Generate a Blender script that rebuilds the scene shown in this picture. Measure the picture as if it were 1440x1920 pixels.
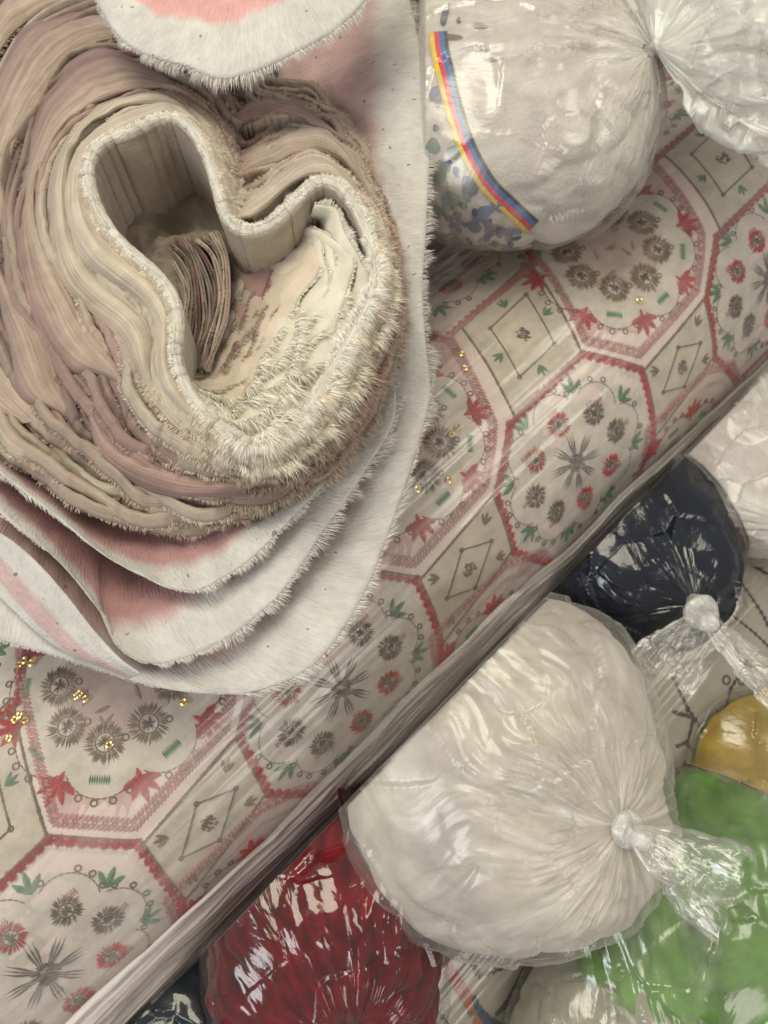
import bpy, math, random
import numpy as np
from mathutils import Vector
from mathutils.bvhtree import BVHTree

for o in list(bpy.data.objects): bpy.data.objects.remove(o, do_unlink=True)
SC = bpy.context.scene
rng = np.random.default_rng(7); random.seed(7)

# ------------------------------------------------------------------ camera
F = 1400.0; HC = 0.70; PITCH = math.radians(20)
cam_d = bpy.data.cameras.new('camera'); cam = bpy.data.objects.new('camera', cam_d)
SC.collection.objects.link(cam); SC.camera = cam
cam.location = (0, 0, HC); cam.rotation_euler = (PITCH, 0, 0)
cam_d.sensor_fit = 'VERTICAL'; cam_d.sensor_height = 36; cam_d.lens = F/1920*36
cam_d.clip_start = 0.01; cam_d.clip_end = 50
cam_d.dof.use_dof = True; cam_d.dof.focus_distance = 0.385; cam_d.dof.aperture_fstop = 9.0
SC.render.resolution_x = 768; SC.render.resolution_y = 1024

# ------------------------------------------------------------------ light
W = bpy.data.worlds.new('World'); SC.world = W; W.use_nodes = True
W.node_tree.nodes['Background'].inputs[0].default_value = (0.95, 0.88, 0.82, 1)
W.node_tree.nodes['Background'].inputs[1].default_value = 0.42
def area(name, loc, target, size, power, col):
    l = bpy.data.lights.new(name, 'AREA'); l.shape = 'DISK'; l.size = size; l.energy = power; l.color = col
    o = bpy.data.objects.new(name, l); SC.collection.objects.link(o); o.location = loc
    o.rotation_euler = (Vector(target)-Vector(loc)).to_track_quat('-Z', 'Y').to_euler(); return o
area('ceiling_lamp', (-0.30, 0.62, 1.45), (0.0, 0.1, 0.2), 0.75, 10.5, (1.0, 0.93, 0.76))
area('window_lamp', (-0.85, -0.40, 1.0), (-0.1, -0.02, 0.3), 0.5, 5.0, (0.93, 0.97, 1.0))
area('strip_lamp', (0.75, 0.25, 1.30), (0.1, 0.0, 0.2), 0.40, 2.4, (1.0, 0.95, 0.82))
area('side_fill_light', (0.65, -0.75, 0.95), (0.1, -0.1, 0.1), 0.5, 2.6, (1.0, 0.93, 0.85))  # added fill light from the lower right, lifts the roll's edge
SC.view_settings.view_transform = 'Standard'; SC.view_settings.look = 'None'
SC.view_settings.exposure = 0.18; SC.view_settings.gamma = 1.0

# ------------------------------------------------------------------ helpers
FWD = np.array([0, math.sin(PITCH), -math.cos(PITCH)]); UP = np.array([0, math.cos(PITCH), math.sin(PITCH)]); RT = np.array([1., 0, 0])
CO = np.array([0, 0, HC])
def ray(px, py):
    d = FWD + RT*(px-720)/F - UP*(py-960)/F
    return d/np.linalg.norm(d)
def at_z(px, py, z):
    d = ray(px, py); return CO + d*((z-HC)/d[2])
def at_zs(pxy, z):
    pxy = np.asarray(pxy, float)
    d = FWD + RT*((pxy[..., 0]-720)/F)[..., None] - UP*((pxy[..., 1]-960)/F)[..., None]
    return CO + d*((np.asarray(z)-HC)/d[..., 2])[..., None]

def _h(ix, iy, iz, seed):
    n = (ix*374761393 + iy*668265263 + iz*2147483647 + seed*974711) & 0x7fffffff
    n = ((n ^ (n >> 13))*1274126177) & 0x7fffffff
    n = n ^ (n >> 16)
    return (n & 0xffff)/32767.5 - 1.0
def vn(p, seed=0):
    p = np.asarray(p, float); i = np.floor(p).astype(np.int64); f = p-i; f = f*f*(3-2*f); r = 0
    for a in (0, 1):
        for b in (0, 1):
            for c in (0, 1):
                w = (f[..., 0] if a else 1-f[..., 0])*(f[..., 1] if b else 1-f[..., 1])*(f[..., 2] if c else 1-f[..., 2])
                r = r + w*_h(i[..., 0]+a, i[..., 1]+b, i[..., 2]+c, seed)
    return r
def fbm(p, oct=3, seed=0):
    r = 0; a = 1.0; p = np.asarray(p, float)
    for k in range(oct):
        r = r + a*vn(p*(2.03**k)+k*7.3, seed+k); a *= .5
    return r/1.75
def ridge(p, oct=3, seed=0):
    r = 0; a = 1.0; p = np.asarray(p, float)
    for k in range(oct):
        r = r + a*(1-2*np.abs(vn(p*(2.0**k)+k*3.7, seed+k))); a *= .5
    return r/1.75

def facet(p, seed=0):
    'cellular crumple: every cell is a small tilted plane, like creased film'
    p = np.asarray(p, float)+.35*np.stack([vn(p*.8, seed+1), vn(p*.8, seed+2), vn(p*.8, seed+3)], -1)
    i = np.floor(p).astype(np.int64); best = np.full(p.shape[:-1], 9.); val = np.zeros(p.shape[:-1])
    for a in (-1, 0, 1):
        for b in (-1, 0, 1):
            for c in (-1, 0, 1):
                x, y, z = i[..., 0]+a, i[..., 1]+b, i[..., 2]+c
                q = np.stack([x+.5+.45*_h(x, y, z, seed), y+.5+.45*_h(x, y, z, seed+1), z+.5+.45*_h(x, y, z, seed+2)], -1)
                d = p-q; l = (d**2).sum(-1)
                t = d[..., 0]*_h(x, y, z, seed+5)+d[..., 1]*_h(x, y, z, seed+6)+d[..., 2]*_h(x, y, z, seed+7)
                m = l < best; val = np.where(m, t-l*.5, val); best = np.where(m, l, best)
    return val
def link(o, parent=None):
    SC.collection.objects.link(o)
    if parent is not None: o.parent = parent
    return o
def mesh(name, V, Fc, mats, parent=None, smooth=True, uv=None, fm=None, col=None):
    V = np.asarray(V, float)
    if parent is not None:
        base = np.array(parent.get('base', (0, 0, 0))); V = V-base
    me = bpy.data.meshes.new(name); me.from_pydata(V.tolist(), [], Fc if isinstance(Fc, list) else Fc.tolist())
    if not isinstance(mats, (list, tuple)): mats = [mats]
    for m in mats: me.materials.append(m)
    if fm is not None: me.polygons.foreach_set('material_index', np.asarray(fm, np.int32))
    if smooth: me.polygons.foreach_set('use_smooth', np.ones(len(me.polygons), bool))
    li = None
    if uv is not None or col is not None:
        li = np.empty(len(me.loops), np.int32); me.loops.foreach_get('vertex_index', li)
    if uv is not None:
        l = me.uv_layers.new(name='UVMap'); l.data.foreach_set('uv', np.asarray(uv, np.float32)[li].ravel())
    if col is not None:
        a = me.color_attributes.new('Col', 'FLOAT_COLOR', 'POINT')
        c = np.ones((len(V), 4), np.float32); c[:, :3] = col; a.data.foreach_set('color', c.ravel())
    me.update()
    o = bpy.data.objects.new(name, me); link(o, parent)
    if parent is not None:
        ptop = parent
    return o
def thing(name, label, cat, loc=(0, 0, 0), group=None):
    o = bpy.data.objects.new(name, None); link(o); o.location = tuple(float(x) for x in loc)
    o.empty_display_size = .02; o['base'] = [float(x) for x in loc]
    o['label'] = label; o['category'] = cat
    if group: o['group'] = group
    return o
def sub(part, V, *a, **k): pass
def grid_faces(n, m, wrap=False):
    i = np.arange(n-1)[:, None]; j = np.arange(m if wrap else m-1)[None, :]; j2 = (j+1) % m
    return np.stack([i*m+j, i*m+j2, (i+1)*m+j2, (i+1)*m+j], -1).reshape(-1, 4)

# ------------------------------------------------------------------ materials
def newmat(name):
    m = bpy.data.materials.new(name); m.use_nodes = True; nt = m.node_tree
    for n in list(nt.nodes): nt.nodes.remove(n)
    return m, nt
def N(nt, t, **k):
    n = nt.nodes.new(t)
    for a, b in k.items():
        if a == 'inp':
            for q, v in b.items(): n.inputs[q].default_value = v
        else: setattr(n, a, b)
    return n
def ramp(nt, pts):
    r = N(nt, 'ShaderNodeValToRGB'); e = r.color_ramp.elements
    while len(e) < len(pts): e.new(.5)
    for q, (p, c) in zip(e, pts):
        q.position = p; q.color = (c, c, c, 1) if isinstance(c, (int, float)) else (*c, 1)
    return r
def cloth_mat(name, col=None, weave=900, rough=.95, var=.12, sheen=.3, bump=.35, col2=None, streak=None, streakcol=0, speck=False):
    m, nt = newmat(name); L = nt.links
    out = N(nt, 'ShaderNodeOutputMaterial'); bs = N(nt, 'ShaderNodeBsdfPrincipled')
    bs.inputs['Roughness'].default_value = rough; bs.inputs['Sheen Weight'].default_value = sheen
    bs.inputs['Specular IOR Level'].default_value = .25
    tc = N(nt, 'ShaderNodeTexCoord'); no = N(nt, 'ShaderNodeTexNoise', inp={'Scale': 60., 'Detail': 6., 'Roughness': .65})
    L.new(tc.outputs['Object'], no.inputs['Vector'])
    mx = N(nt, 'ShaderNodeMix', data_type='RGBA', blend_type='MULTIPLY'); mx.inputs[0].default_value = 1
    r = ramp(nt, [(.3, 1-var*2.2), (.7, 1.0)]); L.new(no.outputs[0], r.inputs[0]); L.new(r.outputs[0], mx.inputs[7])
    if col is None:
        at = N(nt, 'ShaderNodeAttribute', attribute_name='Col'); L.new(at.outputs['Color'], mx.inputs[6])
    elif col2 is not None:
        n2 = N(nt, 'ShaderNodeTexNoise', inp={'Scale': 14., 'Detail': 4.}); L.new(tc.outputs['Object'], n2.inputs['Vector'])
        r2 = ramp(nt, [(.4, col), (.65, col2)]); L.new(n2.outputs[0], r2.inputs[0]); L.new(r2.outputs[0], mx.inputs[6])
    else: mx.inputs[6].default_value = (*col, 1)
    L.new(mx.outputs[2], bs.inputs['Base Color'])
    # woven threads + fibres
    uvn = N(nt, 'ShaderNodeTexNoise', inp={'Scale': float(weave), 'Detail': 2.})
    mp = N(nt, 'ShaderNodeMapping'); L.new(tc.outputs['UV' if streak else 'Object'], mp.inputs[0])
    if streak: mp.inputs['Scale'].default_value = streak; uvn.inputs['Scale'].default_value = 1.0; uvn.inputs['Detail'].default_value = 4
    L.new(mp.outputs[0], uvn.inputs['Vector'])
    if speck:
        n5 = N(nt, 'ShaderNodeTexNoise', inp={'Scale': 230., 'Detail': 0.}); L.new(tc.outputs['Object'], n5.inputs['Vector'])
        r5 = ramp(nt, [(.81, 1.0), (.84, .45)]); L.new(n5.outputs[0], r5.inputs[0]); m5 = N(nt, 'ShaderNodeMix', data_type='RGBA', blend_type='MULTIPLY'); m5.inputs[0].default_value = 1
        L.new(mx.outputs[2], m5.inputs[6]); L.new(r5.outputs[0], m5.inputs[7]); mx = m5; L.new(mx.outputs[2], bs.inputs['Base Color'])
    if streakcol:
        m2 = N(nt, 'ShaderNodeMix', data_type='RGBA', blend_type='MULTIPLY'); m2.inputs[0].default_value = 1
        r3 = ramp(nt, [(.35, 1-streakcol), (.62, 1.0)]); L.new(uvn.outputs[0], r3.inputs[0]); L.new(r3.outputs[0], m2.inputs[7])
        L.new(mx.outputs[2], m2.inputs[6]); mx = m2; L.new(m2.outputs[2], bs.inputs['Base Color'])
    ad = N(nt, 'ShaderNodeMath', operation='ADD'); L.new(uvn.outputs[0], ad.inputs[0]); L.new(no.outputs[0], ad.inputs[1])
    bp = N(nt, 'ShaderNodeBump', inp={'Strength': bump, 'Distance': .0012}); L.new(ad.outputs[0], bp.inputs['Height'])
    L.new(bp.outputs[0], bs.inputs['Normal'])
    tr = N(nt, 'ShaderNodeBsdfTranslucent'); L.new(mx.outputs[2], tr.inputs[0]); ms = N(nt, 'ShaderNodeMixShader'); ms.inputs[0].default_value = .18
    L.new(bs.outputs[0], ms.inputs[1]); L.new(tr.outputs[0], ms.inputs[2]); L.new(ms.outputs[0], out.inputs[0])
    return m
def film_mat(name, milky=.06, crease=.35, tint=(.93, .93, .88), rough=.16, su=60, sv=3, bump=.6, edge=.55, lo=.52, hi=.72, coord='UV', fk=.8):
    m, nt = newmat(name); L = nt.links
    out = N(nt, 'ShaderNodeOutputMaterial')
    tc = N(nt, 'ShaderNodeTexCoord'); mp = N(nt, 'ShaderNodeMapping'); mp.inputs['Scale'].default_value = (su, sv, 1)
    L.new(tc.outputs[coord], mp.inputs[0])
    no = N(nt, 'ShaderNodeTexNoise', inp={'Scale': 1., 'Detail': 5., 'Roughness': .6, 'Distortion': .6}); L.new(mp.outputs[0], no.inputs['Vector'])
    n2 = N(nt, 'ShaderNodeTexNoise', inp={'Scale': 30., 'Detail': 2., 'Distortion': .8}); L.new(tc.outputs['Object'], n2.inputs['Vector'])
    ad = N(nt, 'ShaderNodeMath', operation='ADD'); L.new(no.outputs[0], ad.inputs[0])
    ml = N(nt, 'ShaderNodeMath', operation='MULTIPLY'); ml.inputs[1].default_value = .5; L.new(n2.outputs[0], ml.inputs[0]); L.new(ml.outputs[0], ad.inputs[1])
    bp = N(nt, 'ShaderNodeBump', inp={'Strength': bump, 'Distance': .004}); L.new(ad.outputs[0], bp.inputs['Height'])
    r = ramp(nt, [(lo, 0.0), (hi, 1.0)]); L.new(no.outputs[0], r.inputs[0])
    lw = N(nt, 'ShaderNodeLayerWeight', inp={'Blend': .35}); L.new(bp.outputs[0], lw.inputs['Normal'])
    pw = N(nt, 'ShaderNodeMath', operation='POWER'); pw.inputs[1].default_value = 2.0; L.new(lw.outputs['Facing'], pw.inputs[0])
    a = N(nt, 'ShaderNodeMath', operation='MULTIPLY_ADD'); a.inputs[1].default_value = edge; a.inputs[2].default_value = milky; L.new(pw.outputs[0], a.inputs[0])
    b = N(nt, 'ShaderNodeMath', operation='MULTIPLY_ADD'); b.inputs[1].default_value = crease; L.new(r.outputs[0], b.inputs[0]); L.new(a.outputs[0], b.inputs[2]); b.use_clamp = True
    pr = N(nt, 'ShaderNodeBsdfPrincipled'); pr.inputs['Base Color'].default_value = (*tint, 1); pr.inputs['Roughness'].default_value = .5
    pr.inputs['Specular IOR Level'].default_value = .4
    L.new(bp.outputs[0], pr.inputs['Normal'])
    tp = N(nt, 'ShaderNodeBsdfTransparent'); tp.inputs[0].default_value = (.97, .97, .96, 1)
    m1 = N(nt, 'ShaderNodeMixShader'); L.new(b.outputs[0], m1.inputs[0]); L.new(tp.outputs[0], m1.inputs[1]); L.new(pr.outputs[0], m1.inputs[2])
    gl = N(nt, 'ShaderNodeBsdfGlossy'); gl.inputs['Roughness'].default_value = rough; gl.inputs[0].default_value = (1, 1, .97, 1); L.new(bp.outputs[0], gl.inputs['Normal'])
    l2 = N(nt, 'ShaderNodeLayerWeight', inp={'Blend': .5}); L.new(bp.outputs[0], l2.inputs['Normal'])
    p4 = N(nt, 'ShaderNodeMath', operation='POWER'); p4.inputs[1].default_value = 4.0; L.new(l2.outputs['Facing'], p4.inputs[0])
    fr = N(nt, 'ShaderNodeMath', operation='MULTIPLY_ADD'); fr.inputs[1].default_value = .55; fr.inputs[2].default_value = .085; L.new(p4.outputs[0], fr.inputs[0])
    fm_ = N(nt, 'ShaderNodeMath', operation='MULTIPLY'); fm_.inputs[1].default_value = fk; fm_.use_clamp = True; L.new(fr.outputs[0], fm_.inputs[0])
    m2 = N(nt, 'ShaderNodeMixShader'); L.new(fm_.outputs[0], m2.inputs[0]); L.new(m1.outputs[0], m2.inputs[1]); L.new(gl.outputs[0], m2.inputs[2])
    L.new(m2.outputs[0], out.inputs[0])
    return m
def simple_mat(name, col, rough=.8, metal=0, spec=.3):
    m, nt = newmat(name); out = N(nt, 'ShaderNodeOutputMaterial'); bs = N(nt, 'ShaderNodeBsdfPrincipled')
    bs.inputs['Base Color'].default_value = (*col, 1); bs.inputs['Roughness'].default_value = rough
    bs.inputs['Metallic'].default_value = metal; bs.inputs['Specular IOR Level'].default_value = spec
    tc = N(nt, 'ShaderNodeTexCoord'); no = N(nt, 'ShaderNodeTexNoise', inp={'Scale': 700., 'Detail': 2.}); bp = N(nt, 'ShaderNodeBump', inp={'Strength': .3, 'Distance': .0005})
    nt.links.new(tc.outputs['Object'], no.inputs['Vector']); nt.links.new(no.outputs[0], bp.inputs['Height']); nt.links.new(bp.outputs[0], bs.inputs['Normal'])
    nt.links.new(bs.outputs[0], out.inputs[0]); return m

M_BUNDLE = cloth_mat('bundle_cloth', None, weave=1400, var=.10, sheen=.25, bump=.45)
M_PACK = cloth_mat('rolled_cloth_edges', None, var=.10, sheen=.25, bump=.7, streak=(35, 2600, 1), streakcol=.30)
M_BAND = cloth_mat('fold_cloth', None, var=.12, sheen=.25, bump=.8, streak=(16, 13, 1), streakcol=.34)
M_PETAL = cloth_mat('selvedge_cloth', None, var=.10, sheen=.2, bump=.9, streak=(700, 9, 1), streakcol=.10, speck=True)
M_FRINGE = cloth_mat('frayed_thread', None, weave=1500, var=.05, sheen=.4, bump=.1)
M_ROLL = cloth_mat('embroidered_ground_cloth', None, weave=1500, var=.08, bump=.35)
M_THREAD = cloth_mat('embroidery_thread', None, weave=2600, var=.16, sheen=.5, bump=.6, rough=.7)
M_GOLD = simple_mat('gold_sequin', (.95, .66, .22), .18, .95)
M_WRAP = film_mat('roll_wrap_film', milky=.02, crease=.15, su=22, sv=1.4, bump=.20, rough=.28, edge=.22, tint=(.84, .78, .72), lo=.47, hi=.72, fk=.8)
M_WRAP2 = film_mat('lower_roll_wrap_film', milky=.03, crease=.10, su=22, sv=1.5, bump=.22, rough=.22, edge=.15, tint=(.8, .78, .7), lo=.56, hi=.75, fk=.7)

# ------------------------------------------------------------------ the floor
g = mesh('floor', [(-3, -3, 0), (3, -3, 0), (3, 3, 0), (-3, 3, 0)], [(0, 1, 2, 3)], cloth_mat('dark_floor_cloth', (.035, .03, .035), col2=(.06, .05, .05)), smooth=False)
g['kind'] = 'structure'

# ------------------------------------------------------------------ cylinders for the rolls
class Roll:
    def __init__(s, R, a, c):
        s.R = R; s.a = np.asarray(a, float); s.c = np.asarray(c, float); s.p = np.array([s.a[1], -s.a[0], 0.])  # p: towards lower right
    def st(s, px, py):
        d = ray(px, py); oc = CO-s.c; do = d-s.a*(d@s.a); o = oc-s.a*(oc@s.a)
        A = do@do; B = 2*do@o; C_ = o@o-s.R**2; D = B*B-4*A*C_
        if D < 0: D = 0
        k = (-B-math.sqrt(D))/(2*A); X = CO+k*d; v = X-s.c
        return np.array([v@s.a, s.R*math.atan2(v@s.p, v[2])])
    def pt(s, S, T, h=0.0):
        S = np.asarray(S, float); T = np.asarray(T, float); r = (s.R+np.asarray(h))
        th = T/s.R; k = s.sag(S, T)
        return s.c + S[..., None]*s.a + ((r+k)*np.sin(th))[..., None]*s.p + ((r+k)*np.cos(th))[..., None]*np.array([0, 0, 1.])
    def sag(s, S, T):
        return .0022*vn(np.stack([S*9, T*12, S*0+3], -1), 91) + .0008*vn(np.stack([S*30, T*40, S*0], -1), 92)
    def surf_z(s, X):
        v = X-s.c; q = v@s.p; h = s.R**2-q*q
        return np.where(h > 0, s.c[2]+np.sqrt(np.maximum(h, 0)), 0.0)
AX = np.array([0.71617237, 0.69792344, 0]); R1 = Roll(.13, AX, (-0.10121219, 0.10385863, .13))
PERP = R1.p
R2 = Roll(.080, AX, R1.c + PERP*.235 + np.array([0, 0, -.050]))
R2.sag = lambda S, T: .001*vn(np.stack([S*14, T*14, S*0], -1), 55)

class Stitch:
    """little raised threads laid on a roll surface; coordinates in metres along / around the roll"""
    def __init__(s, roll): s.r = roll; s.S = []; s.T = []; s.H = []; s.F = []; s.C = []; s.n = 0
    def add(s, st, h, faces, col):
        k = len(st); st = np.asarray(st, float)
        s.S.append(st[:, 0]); s.T.append(st[:, 1]); s.H.append(np.broadcast_to(np.asarray(h, float), (k,)))
        s.C.append(np.broadcast_to(np.asarray(col, float)*(1+.22*(random.random()-.5)), (k, 3)))
        s.F += [tuple(int(i)+s.n for i in f) for f in faces]; s.n += k
    def thread(s, p, q, w=.0006, h=.0007, col=(.5, 0, 0)):
        w = w*1.45; h = h*1.25
        p = np.asarray(p, float); q = np.asarray(q, float); d = q-p; l = np.linalg.norm(d)
        if l < 1e-6: return
        n = np.array([-d[1], d[0]])/l*w*.5; m = (p+q)/2
        s.add([p, m-n, q, m+n, m], [0.0002, .0002, .0002, .0002, h], [(0, 1, 4), (1, 2, 4), (2, 3, 4), (3, 0, 4)], col)
    def blob(s, c, r, col, n=7, w=.0007, sq=1.0, ang=0):
        c = np.asarray(c); a0 = random.random()*3
        for k in range(n):
            a = a0+k*math.pi/n; v = np.array([math.cos(a), math.sin(a)*sq])*r*(.8+.35*random.random())
            s.thread(c-v, c+v, w*1.25, .0012, col)
    def line(s, pts, col, w=.002, step=.0011, h=.0009, jit=.25, slant=.6):
        pts = np.asarray(pts, float)
        for a, b in zip(pts[:-1], pts[1:]):
            d = b-a; l = np.linalg.norm(d)
            if l < 1e-6: continue
            u = d/l; nn = np.array([-u[1], u[0]]); k = max(1, int(l/step))
            for i in range(k):
                c = a+u*l*(i+.5)/k; ww = w*(1+jit*(random.random()-.5)*2); v = (nn+u*slant)*ww*.5
                s.thread(c-v, c+v, step*1.5, h, col)
    def stem(s, pts, col, w=.0007):
        pts = np.asarray(pts, float)
        for a, b in zip(pts[:-1], pts[1:]): s.thread(a-(b-a)*.25, b+(b-a)*.25, w, .0007, col)
    def beads(s, a, b, col, r=.0040, step=.0060, n=13):
        a = np.asarray(a, float); b = np.asarray(b, float); l = np.linalg.norm(b-a); k = max(1, int(round(l/step)))
        for i in range(k+1): s.blob(a+(b-a)*i/k, r, col, n=n)
        s.line([a, b], np.asarray(col)*.8, w=.0014, step=.0012)
    def ring(s, c, r=.0021, col=(.2, .15, .1), w=.0009, n=12):
        a = np.linspace(0, 2*math.pi, n+1)[:-1]; P = []; H = []
        for rr, h in ((r-w*.5, .0002), (r, .0009), (r+w*.5, .0002)):
            P.append(np.stack([c[0]+rr*np.cos(a), c[1]+rr*np.sin(a)], -1)); H += [h]*n
        f = grid_faces(3, n, True).tolist(); s.add(np.concatenate(P), H, f, col)
    def satin(s, c, L_, W_, ang, col, step=.0008, taper=.7):
        u = np.array([math.cos(ang), math.sin(ang)]); v = np.array([-u[1], u[0]]); k = max(2, int(L_/step))
        for i in range(k):
            t = (i+.5)/k; ww = W_*(1-taper*abs(2*t-1)**2)*.5*(.9+.25*random.random()); p = np.asarray(c)+u*L_*(t-.5)
            s.thread(p-v*ww+u*ww*.25, p+v*ww+u*ww*.25, step*1.5, .0009, col)
    def leaf3(s, c, size, ang, col, n=5, spread=.55):
        for k in range(n):
            a = ang+(k-(n-1)/2)*spread; l = size*(1-.12*abs(k-(n-1)/2)); u = np.array([math.cos(a), math.sin(a)])
            s.satin(np.asarray(c)+u*l*.5, l, size*.34, a, col, step=.0007, taper=.85)
    def rose(s, c, r, outer, inner, n=46):
        c = np.asarray(c)
        for k in range(n):
            a = k*2*math.pi/n+.2*random.random(); u = np.array([math.cos(a+.35), math.sin(a+.35)]); w = np.array([math.cos(a), math.sin(a)])
            s.thread(c+w*r*.42, c+w*r*.42+u*r*(.45+.25*random.random()), .0007, .0011, outer)
        for k in range(18):
            a = random.random()*6.28; w = np.array([math.cos(a), math.sin(a)])*r*.42
            s.thread(c-w*random.random(), c+w, .0007, .0013, inner)
        s.ring(c, r*.45, inner, .0007)
    def patch(s, poly, col, h=.0001, nr=6, inner=0.0):
        poly = np.asarray(poly, float); P = []
        for a, b in zip(poly, np.roll(poly, -1, 0)):
            k = max(1, int(np.linalg.norm(b-a)/.006))
            for i in range(k): P.append(a+(b-a)*i/k)
        P = np.array(P); c = P.mean(0); V = []; 
        for q in np.linspace(1, inner, nr): V.append(c+(P-c)*q)
        V = np.concatenate(V); f = grid_faces(nr, len(P), True).tolist(); 
        k = len(V); s.S.append(V[:, 0]); s.T.append(V[:, 1]); s.H.append(np.full(k, h)); s.C.append(np.broadcast_to(np.asarray(col, float), (k, 3)))
        s.F += [tuple(int(i)+s.n for i in q) for q in f]; s.n += k
    def build(s, name, parent, mat):
        S = np.concatenate(s.S); T = np.concatenate(s.T); H = np.concatenate(s.H)
        return mesh(name, s.r.pt(S, T, H), s.F, mat, parent, col=np.concatenate(s.C), smooth=False)

def roll_body(roll, th, s0, s1, col, mat, nS=240, nT=160, name='cloth'):
    S, T = np.meshgrid(np.linspace(s0, s1, nS), np.linspace(-math.pi, math.pi, nT, endpoint=False)*roll.R, indexing='ij')
    V = roll.pt(S, T).reshape(-1, 3); f = grid_faces(nS, nT, True)
    # rolled end: spiral edge built as concentric steps at each end
    o = mesh(name, V, f, mat, th, uv=np.stack([S.ravel(), T.ravel()], -1), col=np.broadcast_to(np.array(col), (len(V), 3)))
    for se in (s0, s1):
        Vv = []; sg = 1 if se > 0 else -1
        rr = np.linspace(1, .12, 40)
        for i, q in enumerate(rr):
            t = np.linspace(-math.pi, math.pi, 96, endpoint=False)
            Vv.append(roll.c + (se+sg*(.0008*(i % 2)-.0005))*roll.a + (roll.R*.995*q*np.sin(t))[:, None]*roll.p + (roll.R*.995*q*np.cos(t))[:, None]*np.array([0, 0, 1.]))
        Vv = np.concatenate(Vv); mesh('rolled_end', Vv, grid_faces(40, 96, True), mat, th, col=np.broadcast_to(np.array(col), (len(Vv), 3)), smooth=False)
    return o
def roll_wrap(roll, th, s0, s1, mat, off=.003, amp=.0022, seed=3, nS=300, nT=420):
    S, T = np.meshgrid(np.linspace(s0, s1, nS), np.linspace(-math.pi, math.pi, nT, endpoint=False)*roll.R, indexing='ij')
    th_ = T/roll.R
    q = np.stack([S*5, np.cos(th_)*16, np.sin(th_)*16], -1)
    h = off + amp*np.maximum(0, ridge(q, 3, seed)) + .0015*np.maximum(0, vn(np.stack([S*16, np.cos(th_)*8+S*6, np.sin(th_)*8], -1), seed+9))
    edge = np.exp(-((th_-1.55)/.33)**2); h = h + edge*(.005+.004*ridge(np.stack([S*3, np.cos(th_)*30, np.sin(th_)*30], -1), 2, seed+4))
    r = roll.pt(S, T, h).reshape(-1, 3); r[:, 2] = np.maximum(r[:, 2], .0015)
    return mesh('plastic_wrap', r, grid_faces(nS, nT, True), mat, th, uv=np.stack([(T/roll.R/6.283).ravel(), S.ravel()], -1))

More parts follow.
